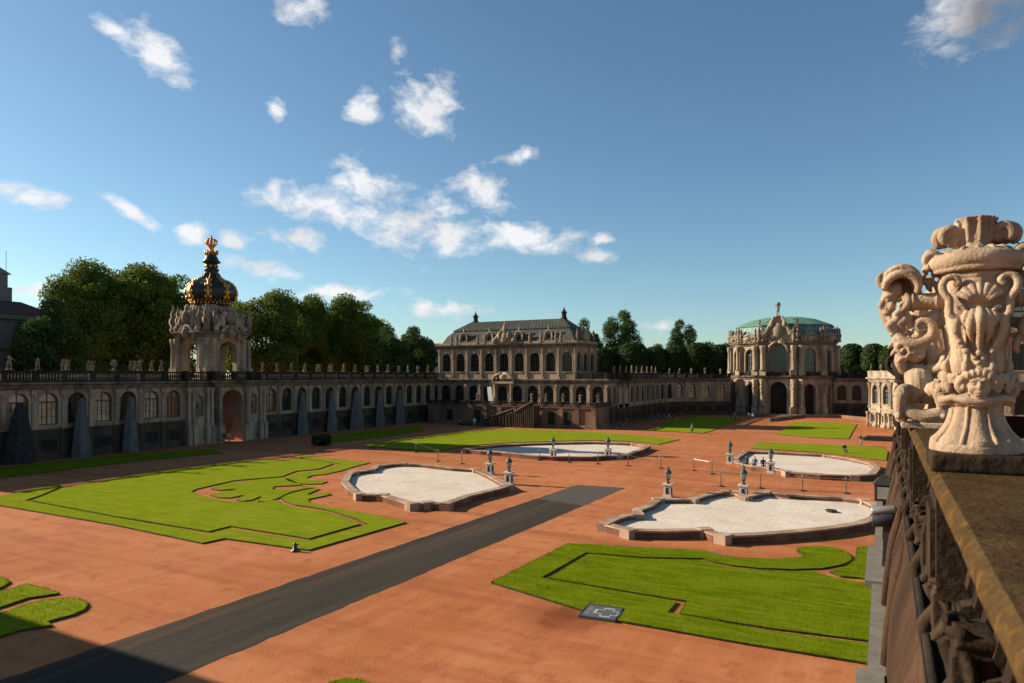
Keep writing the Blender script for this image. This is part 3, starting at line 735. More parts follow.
def balustrade(bld, path, z, h=1.15, off=0.25, step=0.34, ped=3.2, part='balustrade'):
    mb = bld.mb(part)
    mb.sweep(path, [(off-0.14,z),(off+0.16,z),(off+0.16,z+0.2),(off-0.14,z+0.2)])
    mb.sweep(path, [(off-0.17,z+h-0.2),(off+0.19,z+h-0.2),(off+0.22,z+h-0.1),(off+0.19,z+h),(off-0.17,z+h)])
    for i in range(len(path)-1):
        a, b = Vector(path[i]), Vector(path[i+1]); L = (b-a).length
        if L < 0.3: continue
        u = (b-a)/L; nn = Vector((u.y,-u.x)); ang = math.atan2(u.y,u.x)
        k = max(1, round(L/ped))
        for j in range(k+1):
            q = a + u*(L*j/k) + nn*(off+0.01)
            mb.M = Matrix.Translation((q.x,q.y,0)) @ Matrix.Rotation(ang,4,'Z')
            mb.box(-0.3,-0.24,z,0.3,0.24,z+h+0.04); mb.box(-0.34,-0.28,z+h+0.04,0.34,0.28,z+h+0.12)
        m = int(L/step)
        for j in range(m):
            q = a + u*(L*(j+0.5)/m) + nn*off
            mb.M = Matrix.Translation((q.x,q.y,0)) @ Matrix.Rotation(ang,4,'Z')
            mb.frustum(0,0,z+0.2,z+0.2+(h-0.4)*0.45,0.05,0.05,0.1,0.1); mb.frustum(0,0,z+0.2+(h-0.4)*0.45,z+h-0.2,0.1,0.1,0.04,0.04)
        mb.M = Matrix.Identity(4)
def plinth_panels(bld, p0, p1, n, z0, z1, part='wall', door=(), oval=True):
    """basement storey: base course, rusticated strips and dark recessed openings under each arch"""
    mb = bld.mb('plinth'); L = math.hypot(p1[0]-p0[0], p1[1]-p0[1]); ux, uy = (p1[0]-p0[0])/L, (p1[1]-p0[1])/L
    MM = Matrix(((ux,-uy,0,p0[0]),(uy,ux,0,p0[1]),(0,0,1,0),(0,0,0,1)))
    mb.M = MM; b = L/n
    mb.add([(0,-0.12,z0),(L,-0.12,z0),(L,-0.12,z1),(0,-0.12,z1),(0,0.3,z1),(L,0.3,z1)], [(0,1,2,3),(3,2,5,4)])
    mb.box(0,-0.3,z0,L,-0.12,z0+0.45); mb.box(0,-0.26,z1-0.28,L,-0.12,z1+0.02)
    for i in range(n+1):
        u = i*b
        mb.box(max(0,u-0.42),-0.27,z0+0.45,min(L,u+0.42),-0.12,z1-0.28)
        for k in range(3):
            mb.box(max(0,u-0.36),-0.32,z0+0.6+k*(z1-z0-1.1)/3,min(L,u+0.36),-0.27,z0+0.5+(k+0.8)*(z1-z0-1.1)/3)
    for i in range(n):
        c = (i+0.5)*b
        if i in door: 
            vd = bld.solo('basement_window'); vd.M = MM; vd.box(c-0.55,-0.2,z0+0.46,c+0.55,-0.13,z0+2.5); mb.box(c-0.8,-0.24,z0+0.45,c-0.55,-0.12,z0+2.75); mb.box(c+0.55,-0.24,z0+0.45,c+0.8,-0.12,z0+2.75)
            mb.box(c-0.55,-0.24,z0+2.5,c+0.55,-0.12,z0+2.75)
            continue
        w, hh = b*0.26, (z1-z0)*0.36
        vd = bld.solo('basement_window'); vd.M = MM; vd.box(c-w,-0.16,z0+1.0,c+w,-0.125,z0+1.0+hh)
        for sx in (-1,1): mb.box(c+sx*(w+0.09)-0.09,-0.22,z0+0.9,c+sx*(w+0.09)+0.09,-0.12,z0+1.1+hh)
        mb.box(c-w-0.26,-0.25,z0+1.0+hh+0.02,c+w+0.26,-0.12,z0+1.18+hh)
        for k in (-1,0,1): mb.box(c+k*w*0.5-0.02,-0.19,z0+1.0,c+k*w*0.5+0.02,-0.17,z0+1.0+hh)
    mb.M = Matrix.Identity(4)
def frieze(bld, path, z, h, part='wall', n=200, seed=1):
    """carved frieze: bosses, cartouches and swags along a band"""
    mb = bld.mb(part); rr = random.Random(seed)
    for i in range(len(path)-1):
        a, b = Vector(path[i]), Vector(path[i+1]); L = (b-a).length
        if L < 0.5: continue
        u = (b-a)/L; nn = Vector((u.y,-u.x)); k = max(1,int(L/0.55))
        for j in range(k):
            q = a + u*(L*(j+0.5)/k) + nn*0.06
            s = rr.uniform(0.6,1.1)
            mb.ball((q.x,q.y,z+h*0.5+rr.uniform(-.08,.08)),(0.2*s,0.2*s,h*0.36*s),6,4)
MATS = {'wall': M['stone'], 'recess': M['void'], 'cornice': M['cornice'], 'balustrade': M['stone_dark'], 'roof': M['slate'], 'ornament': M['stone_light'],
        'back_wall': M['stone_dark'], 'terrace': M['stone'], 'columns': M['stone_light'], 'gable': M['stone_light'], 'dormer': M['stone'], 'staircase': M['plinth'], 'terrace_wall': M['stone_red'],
        'upper_roof': M['slate'], 'finial': M['stone_dark'], 'parapet': M['stone_light'], 'plinth': M['plinth'], 'column': M['stone_light'], 'vase': M['statue'], 'basement_window': M['void'], 'herm': M['stone_light'], 'parapet_post': M['stone_light'], 'terrace_door': M['void']}

# ---------------------------------------------------------------- stone figures
def limb(mb, pts, rad, n=8): 
    mb.tube(pts, rad, n)
    for p, r in zip(pts, rad): mb.ball(p, r*1.02, n, 6)
def figure(mb, H=1.6, lean=0.0, armL=(0.3,0.2,-0.3), armR=(0.25,-0.1,0.2), stride=0.08, chub=1.0, drape=True, head=True, rr=None):
    """standing figure, feet at z=0, facing -Y. arms: end point of the hand relative to the shoulder in units of H"""
    h = H; k = chub
    hip = Vector((0,0,0.52*h)); ch = Vector((lean*0.6*h,0,0.75*h)); nk = Vector((lean*h,0,0.845*h)); hd = Vector((lean*1.1*h,-0.01*h,0.925*h))
    limb(mb, [hip, Vector((lean*.3*h,0,0.63*h)), ch, nk], [0.085*h*k,0.078*h*k,0.098*h*k,0.042*h*k], 10)
    mb.ball(ch+Vector((0,0,0.03*h)), (0.125*h*k,0.075*h*k,0.07*h), 10, 7)
    if head:
        mb.ball(hd, (0.052*h*k,0.06*h*k,0.07*h*k), 10, 8); mb.ball(hd+Vector((0,-0.058*h*k,-0.008*h)), (0.012*h,0.014*h,0.016*h), 6, 5)
    for sx, arm in ((-1,armL),(1,armR)):
        s = ch + Vector((sx*0.118*h*k,0,0.055*h)); e = s + Vector((arm[0]*h*sx, arm[1]*h, arm[2]*h))
        mid = (s+e)/2 + Vector((sx*0.04*h,0.03*h,-0.02*h))
        limb(mb, [s, mid, e], [0.036*h*k,0.028*h*k,0.021*h*k], 7); mb.ball(e, 0.027*h, 7, 5)
        f = Vector((sx*0.07*h*k, -sx*stride*h, 0.03*h)); kn = Vector((sx*0.068*h*k, -sx*stride*0.6*h-0.02*h, 0.28*h))
        limb(mb, [hip+Vector((sx*0.05*h*k,0,-0.01*h)), kn, f+Vector((0,0.015*h,0.02*h))], [0.068*h*k,0.045*h*k,0.03*h*k], 8)
        mb.ball(f+Vector((0,-0.035*h,0)), (0.028*h,0.062*h,0.028*h), 7, 5)
    if drape:
        mb.tube([(0.1*h,0.03*h,0.62*h),(-0.02*h,-0.08*h,0.56*h),(-0.13*h,0.0,0.48*h),(-0.12*h,0.07*h,0.25*h),(-0.1*h,0.06*h,0.02*h)], [0.04*h,0.055*h,0.06*h,0.06*h,0.07*h], 8)
def base_block(mb, w=0.26, h=0.12):
    mb.box(-w,-w,0,w,w,h)
STAT = []
def build_statues():
    defs = []
    for i, (lean, aL, aR, st, ch, kind) in enumerate([
        (0.03,(0.12,-0.12,0.16),(0.16,-0.1,-0.2),0.07,1.25,'figure'), (-0.04,(0.2,-0.05,-0.18),(0.14,-0.05,0.22),0.09,1.15,'figure'),
        (0.05,(0.05,-0.2,-0.05),(0.2,0.0,0.05),0.05,1.3,'figure'), (0.0,(0.14,-0.16,0.02),(0.05,-0.2,0.06),0.08,1.2,'figure'),
        (0,0,0,0,0,'pair'), (0,0,0,0,0,'vase')]):
        mb = MB(); base_block(mb, 0.3, 0.1)
        mb.M = Matrix.Translation((0,0,0.08))
        if kind == 'figure': figure(mb, 1.45, lean, aL, aR, st, ch)
        elif kind == 'pair':
            mb.M = Matrix.Translation((-0.24,0,0.08)); figure(mb, 1.25, 0.06, (0.1,-0.12,0.1), (0.18,0,0.1), 0.05, 1.4)
            mb.M = Matrix.Translation((0.26,0.05,0.08)); figure(mb, 1.2, -0.07, (0.15,0,0.05), (0.12,-0.1,0.2), 0.05, 1.4)
        else:
            mb.lathe([(0.2,0),(0.22,0.08),(0.1,0.16),(0.1,0.24),(0.28,0.5),(0.33,0.75),(0.3,0.9),(0.18,0.98),(0.26,1.06),(0.26,1.12),(0.1,1.2),(0.07,1.32),(0.0,1.36)], 12)
            for s in (-1,1): mb.tube([(s*0.3,0,0.55),(s*0.45,0,0.7),(s*0.42,0,0.9),(s*0.28,0,0.95)], 0.05, 6)
            for a in range(6): mb.ball((0.22*math.cos(a*1.05),0.22*math.sin(a*1.05),1.2),0.1,6,5)
        mb.M = Matrix.Identity(4)
        STAT.append((remesh(mb, M['statue'], 0.035, 1, 0.012, 9.0, 'carved_figure'), kind))
build_statues()
WORD = {'figure': 'stone figure', 'pair': 'pair of stone putti', 'vase': 'stone vase'}
def statue(k, loc, rz, label, group, sc=1.0, name=None):
    me, kind = STAT[k % len(STAT)]
    o = link(name or {'figure':'statue','pair':'statue_pair','vase':'stone_vase'}[kind], me, None, loc)
    o.rotation_euler = (0,0,rz); o.scale = (sc*rnd.uniform(.92,1.08),)*3
    return tag(o, label.replace('@', WORD[kind]), 'vase' if kind == 'vase' else 'statue', group)

# ---------------------------------------------------------------- the long gallery with the crowned gate
GX = -87.0; GATE = 70.2
def long_gallery():
    b = Bld('long_gallery', 'long shaded arcaded sandstone gallery flanking the crowned gate', 'gallery', (GX-4, 70, 0))
    gl = lambda i: ['blind','blind','glass','blind','glass','blind','blind_brown'][(i+3) % 7]
    left = ((GX,27.0),(GX,62.6)); right = ((GX,76.6),(GX,126.6))
    wall_run(b, left[0], left[1], 11, 3.6, 8.25, 2.15, 4.1, 6.8, win=1, glass=lambda i: ['glass','blind','glass','glass','blind','blind','glass','blind','glass','blind','blind_brown'][i], pz0=3.6)
    wall_run(b, right[0], right[1], 15, 3.6, 8.25, 2.15, 4.1, 6.8, win=1, glass=lambda i: 'blind_brown' if i in (0,) else 'glass', pz0=3.6)
    plinth_panels(b, left[0], left[1], 11, 0, 3.6); plinth_panels(b, right[0], right[1], 15, 0, 3.6, door=(14,))
    for s in (left, right):
        cornice(b, s, 8.25, 1.0); frieze(b, s, 8.3, 0.35, 'cornice', seed=3)
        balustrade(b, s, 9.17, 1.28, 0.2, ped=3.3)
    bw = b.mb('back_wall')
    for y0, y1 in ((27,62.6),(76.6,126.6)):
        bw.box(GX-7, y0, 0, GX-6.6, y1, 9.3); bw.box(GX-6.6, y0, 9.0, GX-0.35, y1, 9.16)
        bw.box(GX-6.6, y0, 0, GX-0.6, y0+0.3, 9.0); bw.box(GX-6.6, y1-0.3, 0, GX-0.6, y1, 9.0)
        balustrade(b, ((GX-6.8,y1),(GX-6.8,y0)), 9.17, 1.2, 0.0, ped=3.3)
    b.done(MATS)
    grp = 'stone figures along the long gallery balustrade'
    lp = [9.4, 38, 65.6, 90.6, 114, 133, 140, 152, 161.5]
    for i, px in enumerate(reversed(lp)):
        statue([0,1,2,4,5,4,4,3,0][i], (GX+0.2, onX(px,GX+0.2), 10.57), PI/2+rnd.uniform(-.5,.5), f'pale @ on the gallery balustrade, {ORD[i]} left of the crowned gate', grp, 1.0)
    rp = [262.7,277,291.6,304.8,318.7,330.6,343.7,355,367,378,388,399,408,418,428,437]
    for i, px in enumerate(rp):
        statue([0,3,1,0,4,4,2,3,4,1,0,4,2,5,3,1][i], (GX+0.2, onX(px,GX+0.2), 10.57), PI/2+rnd.uniform(-.5,.5), f'pale @ on the gallery balustrade, {ORD[i]} right of the crowned gate', grp, 1.0)
long_gallery()
# tapering covers that stand before the arches
def cover(px, y0, label, w=1.15, h=7.2, mat='tarp'):
    mb = MB(); x = GX+1.15
    prof = [(1.0,0),(0.9,0.2*h),(0.74,0.45*h),(0.5,0.75*h),(0.3,0.95*h),(0.16,h)]
    vs = []; fs = []; n = 6
    for s, z in prof:
        for j in range(n):
            a = 2*PI*j/n + PI/6
            vs.append((s*w*0.8*math.cos(a)+rnd.uniform(-.03,.03), s*w*1.15*math.sin(a)+rnd.uniform(-.03,.03), z))
    for i in range(len(prof)-1):
        for j in range(n): q = (j+1)%n; fs.append((i*n+j,i*n+q,(i+1)*n+q,(i+1)*n+j))
    fs.append(tuple(range((len(prof)-1)*n,len(prof)*n)))
    mb.add(vs, fs)
    o = link('tapering_cover', mb.mesh('tapering_cover', M[mat]), None, (x, onX(px, x), 0))
    return tag(o, label, 'cover', 'grey-blue tapering covers along the gallery')
for i, (px, w, lab) in enumerate([(82,1.1,'second cover left of the crowned gate, tall grey-blue and tapering'), (131,1.05,'grey-blue tapering cover nearest left of the crowned gate'),
        (303,1.1,'first grey-blue tapering cover right of the crowned gate'), (332,1.1,'second grey-blue tapering cover right of the crowned gate'),
        (356.5,1.55,'widest grey-blue tapering cover, third right of the gate'), (380,1.1,'fourth grey-blue tapering cover right of the crowned gate'),
        (400,1.2,'last grey-blue tapering cover, fifth right of the crowned gate')]):
    cover(px, 0, lab, w)

def arch_plate(mb, MM, c, r, z, rise=None): pass
def crown_gate():
    X = GX+0.6; y0, y1 = 62.6, 76.6; yc = GATE - 0.3
    b = Bld('crown_gate', 'baroque gate tower with open upper arches and a black and gold crown', 'gate tower', (GX-4, yc, 0))
    w = b.mb('wall'); c = b.mb('columns'); orn = b.mb('ornament')
    # lower storey: side bays with niches, deep passage in the middle
    wall_run(b, (X-0.2,y0), (X-0.2,y0+4.4), 1, 0.5, 8.25, 1.3, 4.0, 6.4, depth=0.5, pil=False)
    wall_run(b, (X-0.2,y1-4.4), (X-0.2,y1), 1, 0.5, 8.25, 1.3, 4.0, 6.4, depth=0.5, pil=False)
    for ya in (y0+2.2, y1-2.2): 
        w.box(X-1.0, ya-0.9, 0.5, X-0.72, ya+0.9, 8.2)
    w.box(X-0.75,y0,0,X-0.0,y0+4.4,0.5); w.box(X-0.75,y1-4.4,0,X-0.0,y1,0.5)
    wall_run(b, (X+0.5,yc-2.6), (X+0.5,yc+2.6), 1, 0, 8.25, 3.9, 0.0, 5.9, thick=7.2, pil=False)
    w.box(X-6.7,yc-2.61,0,X+0.5,yc-2.6,8.2); w.box(X-6.7,yc+2.6,0,X+0.5,yc+2.61,8.2)
    wall_run(b, (X-6.75,yc-2.6), (X-6.75,yc+2.6), 1, 0, 8.2, 2.0, 0.0, 2.6, thick=0.3, pil=False)  # added rear screen, its small arch cuts down the sun through the passage
    w.box(X-6.7,y0,0,X-6.5,yc-2.61,8.2); w.box(X-6.7,yc+2.61,0,X-6.5,y1,8.2)
    for yy in (y0+0.35,y0+1.05,y0+3.4,y0+4.1,yc-2.35,yc+2.35,y1-4.1,y1-3.4,y1-1.05,y1-0.35):
        pr = X+0.12 if abs(yy-yc) > 2.5 else X+0.85
        w.box(pr-0.5,yy-0.42,0,pr+0.42,yy+0.42,2.6)
        b.solo('column').lathe([(0.36,2.6),(0.36,2.75),(0.29,2.85),(0.28,5.0),(0.24,7.4),(0.34,7.55),(0.4,7.95),(0.42,8.2)], 12, (pr,yy))
    path = [(X-0.2,y0),(X-0.2,yc-3.2),(X+0.75,yc-3.2),(X+0.75,yc+3.2),(X-0.2,yc+3.2),(X-0.2,y1)]
    cornice(b, path, 8.25, 1.0)
    b.mb('balustrade'); balustrade(b, path, 9.17, 1.28, 0.2, ped=3.0)
    w.box(X-6.6,y0,9.0,X+0.3,y1,9.16)
    # upper pavilion: four arched faces with clustered corner piers, open between them
    cx = -91.0; yc = GATE; hs = 3.75
    def quad(hh): return [(cx-hh,yc-hh),(cx+hh,yc-hh),(cx+hh,yc+hh),(cx-hh,yc+hh)]
    q = quad(hs); ch = 1.3
    faces = [((cx-hs+ch,yc-hs),(cx+hs-ch,yc-hs)), ((cx+hs,yc-hs+ch),(cx+hs,yc+hs-ch)), ((cx+hs-ch,yc+hs),(cx-hs+ch,yc+hs)), ((cx-hs,yc+hs-ch),(cx-hs,yc-hs+ch))]
    for p0, p1 in faces:
        wall_run(b, p0, p1, 1, 9.16, 15.4, 3.1, 9.16, 13.5, thick=0.9, pil=False)
    for sx in (-1,1):
        for sy in (-1,1):
            px, py = cx+sx*(hs-ch*0.55), yc+sy*(hs-ch*0.55)
            w.M = Matrix.Translation((px,py,0)) @ Matrix.Rotation(PI/4,4,'Z')
            w.box(-1.05,-0.75,9.16,1.05,0.75,15.4) if sx*sy < 0 else w.box(-0.75,-1.05,9.16,0.75,1.05,15.4)
            w.M = Matrix.Identity(4)
            for (ox, oy) in ((sx*0.8,sy*0.8),(sx*0.95,-sy*0.35),(-sx*0.35,sy*0.95)):
                w.box(px+ox-0.4,py+oy-0.4,9.16,px+ox+0.4,py+oy+0.4,11.0)
                b.solo('column').lathe([(0.34,11.0),(0.36,11.15),(0.28,11.25),(0.25,14.4),(0.34,14.6),(0.42,15.1),(0.44,15.4)], 12, (px+ox,py+oy))
            # vases and figures on the piers
            for (ox, oy, s) in ((sx*0.75,sy*0.75,1.15),(sx*0.9,-sy*0.6,0.85),(-sx*0.6,sy*0.9,0.85)):
                b.solo('vase').lathe([(0.4*s,16.5),(0.42*s,16.9),(0.24*s,17.1),(0.5*s,17.9),(0.46*s,18.4),(0.24*s,18.7),(0.34*s,19.1),(0.1,19.1+0.9*s),(0.02,19.2+1.3*s)], 10, (px+ox,py+oy), lob=5, amp=0.12)
    oc = [(cx-hs-0.3,yc-hs+0.9),(cx-hs+0.9,yc-hs-0.3),(cx+hs-0.9,yc-hs-0.3),(cx+hs+0.3,yc-hs+0.9),(cx+hs+0.3,yc+hs-0.9),(cx+hs-0.9,yc+hs+0.3),(cx-hs+0.9,yc+hs+0.3),(cx-hs-0.3,yc+hs-0.9)]
    w.prism(oc, 15.4, 15.65); cornice(b, oc, 15.6, 0.95, closed=True)
    # curved broken pediments and carved cartouches over each face
    for (p0, p1) in faces:
        m = ((p0[0]+p1[0])/2, (p0[1]+p1[1])/2); u = Vector((p1[0]-p0[0],p1[1]-p0[1],0)).normalized(); nv = Vector((u.y,-u.x,0))
        def at(a, o, z): return (m[0]+u.x*a+nv.x*o, m[1]+u.y*a+nv.y*o, z)
        for s in (-1,1):
            orn.tube([at(s*2.5,0.3,16.4),at(s*2.3,0.3,17.1),at(s*1.9,0.35,17.7),at(s*1.2,0.4,18.6),at(s*0.7,0.4,19.3)], [0.35,0.4,0.38,0.34,0.3], 8)
            orn.tube([at(s*1.6,0.5,15.2),at(s*1.5,0.5,16.4),at(s*0.8,0.5,17.2),at(0,0.5,17.5)], [0.3,0.34,0.3,0.28], 8)
            orn.ball(at(s*2.4,0.35,16.9),0.5,8,6); orn.ball(at(s*0.9,0.45,19.2),0.42,8,6)
            orn.ball(at(s*1.3,0.4,17.9),(0.5,0.5,0.8),8,6); orn.ball(at(s*2.2,0.2,18.4),(0.35,0.35,0.6),8,6)
        orn.ball(at(0,0.5,18.6),(0.75,0.75,1.1),10,7); orn.ball(at(0,0.6,16.3),(0.7,0.7,0.8),10,7); orn.ball(at(0,0.4,19.9),(0.42,0.42,0.6),8,6)
        for k in range(10): orn.ball(at(rnd.uniform(-2.6,2.6),0.3,rnd.uniform(16.4,19.0)),(rnd.uniform(.2,.4),)*3,7,5)
    att = [(cx+(p[0]-cx)*0.80, yc+(p[1]-yc)*0.80) for p in oc]; att2 = [(cx+(p[0]-cx)*0.60, yc+(p[1]-yc)*0.60) for p in oc]
    w.prism(att, 16.4, 18.6, top=[(cx+(p[0]-cx)*0.68, yc+(p[1]-yc)*0.68) for p in oc]); w.prism([(cx+(p[0]-cx)*0.68, yc+(p[1]-yc)*0.68) for p in oc], 18.6, 20.6, top=att2)
    for k in range(8):
        a = PI/4*k; ca, sa = math.cos(a), math.sin(a); R0 = 4.3 if k % 2 == 0 else 5.0
        orn.tube([(cx+r*ca, yc+r*sa, z) for r, z in ((R0,16.5),(R0-0.1,17.3),(R0-0.9,17.7),(R0-1.2,18.5),(3.1,19.4),(2.75,20.4))], [0.34,0.42,0.36,0.3,0.3,0.34], 9)
        orn.ball((cx+(R0-0.05)*ca, yc+(R0-0.05)*sa, 17.0), (0.5,0.5,0.45), 9, 7)
        for j in (-1,1):
            aa = a + j*0.2; orn.ball((cx+3.6*math.cos(aa), yc+3.6*math.sin(aa), 18.3), (0.26,0.26,0.75), 8, 6); orn.ball((cx+3.6*math.cos(aa), yc+3.6*math.sin(aa), 19.25), 0.24, 8, 6)
            orn.ball((cx+3.0*math.cos(aa), yc+3.0*math.sin(aa), 19.9), (0.3,0.3,0.5), 8, 6)
    b.done(MATS)
    # the crown
    cr = MB(); C = (cx, yc)
    prof = [(3.2,20.5),(3.35,20.7),(3.35,21.0),(3.6,21.25),(4.05,21.9),(4.3,22.6),(4.33,23.2),(4.1,23.8),(3.6,24.35),(2.9,24.8),(2.1,25.15),(1.55,25.6),(1.25,26.2),(1.15,26.6),(1.35,26.7),(1.35,26.9),(1.0,27.0),(0.95,27.7),(1.1,27.9),(1.55,28.05),(1.6,28.2),(1.25,28.5),(1.1,28.9),(0.9,29.2),(0.75,29.3)]
    sq = lambda pr: [(r*0.82, 20.5+(z-20.5)*0.9) for r, z in pr]
    prof = sq(prof); cr.lathe(prof, 48, C, lob=8, amp=0.018)
    top = link('crown_dome', cr.mesh('crown_dome', M['crown']), b.t)
    gd = MB(); gd.M = Matrix.Translation((cx,yc,20.5)) @ Matrix.Diagonal((0.82,0.82,0.9,1)) @ Matrix.Translation((-cx,-yc,-20.5))
    for j in range(8):
        a = 2*PI*j/8 + PI/8*0
        ca, sa = math.cos(a), math.sin(a)
        rib = [(r*1.02/0.82+0.03, 20.5+(z-20.5)/0.9) for r, z in prof[3:13]]
        gd.tube([(cx+r*ca, yc+r*sa, z) for r, z in rib], [0.16,0.26,0.3,0.2,0.18,0.3,0.26,0.2,0.15,0.12], 6)
        for (r, z, s) in ((4.22,21.9,0.4),(4.45,22.8,0.33),(4.2,23.8,0.36),(3.1,24.75,0.3)):
            for k in (-1,1):
                aa = a + k*0.1; gd.ball((cx+r*math.cos(aa), yc+r*math.sin(aa), z), (0.2,0.2,s), 6, 5)
    for j in range(32):
        a = 2*PI*j/32; gd.ball((cx+3.5*math.cos(a), yc+3.5*math.sin(a), 20.95+0.1*(j%2)), (0.17,0.17,0.26), 6, 5)
        gd.ball((cx+3.85*math.cos(a+.1), yc+3.85*math.sin(a+.1), 21.35), (0.11,0.11,0.2), 6, 5)
    for j in range(8):
        a = 2*PI*j/8; gd.ball((cx+1.02*math.cos(a), yc+1.02*math.sin(a), 27.4), (0.2,0.2,0.3), 6, 5)
    link('gilded_ribs', gd.mesh('gilded_ribs', M['gold']), b.t)
    ge = MB(); ge.M = gd.M    # four spread eagles under a small crown
    ge.lathe([(0.75,29.2),(0.5,29.5),(0.42,30.4),(0.5,30.7),(0.7,30.9),(0.72,31.1)], 12, C)
    for j in range(4):
        a = PI/2*j + PI/4; ca, sa = math.cos(a), math.sin(a)
        ge.tube([(cx+0.5*ca,yc+0.5*sa,29.4),(cx+1.0*ca,yc+1.0*sa,29.7),(cx+1.05*ca,yc+1.05*sa,30.2)], [0.26,0.3,0.12], 8)
        for s in (-1,1):
            ge.tube([(cx+0.8*ca,yc+0.8*sa,29.6),(cx+1.0*ca-s*0.5*sa,yc+1.0*sa+s*0.5*ca,29.9),(cx+0.95*ca-s*0.85*sa,yc+0.95*sa+s*0.85*ca,29.5)], [0.22,0.2,0.05], 6)
    for j in range(8):
        a = 2*PI*j/8; ca, sa = math.cos(a), math.sin(a)
        ge.tube([(cx+0.68*ca,yc+0.68*sa,31.0),(cx+0.95*ca,yc+0.95*sa,31.5),(cx+0.75*ca,yc+0.75*sa,32.0),(cx+0.15*ca,yc+0.15*sa,32.15)], [0.14,0.16,0.13,0.1], 6)
        ge.ball((cx+0.95*ca,yc+0.95*sa,31.75),0.15,6,5)
    ge.ball((cx,yc,32.3),0.2,8,6); ge.tube([(cx,yc,32.3),(cx,yc,32.8)],0.06,6); ge.box(cx-0.05,yc-0.25,32.52,cx+0.05,yc+0.25,32.62)
    link('gilded_eagles', ge.mesh('gilded_eagles', M['gold']), b.t)
    for k, (yy, s) in enumerate(((y0+2.2,'left'),(y1-2.2,'right'))):
        statue(k, (X-0.42, yy, 4.02), PI/2, f'@ in the wall niche {s} of the gate passage', 'stone figures in the gate niches', 1.35)
crown_gate()

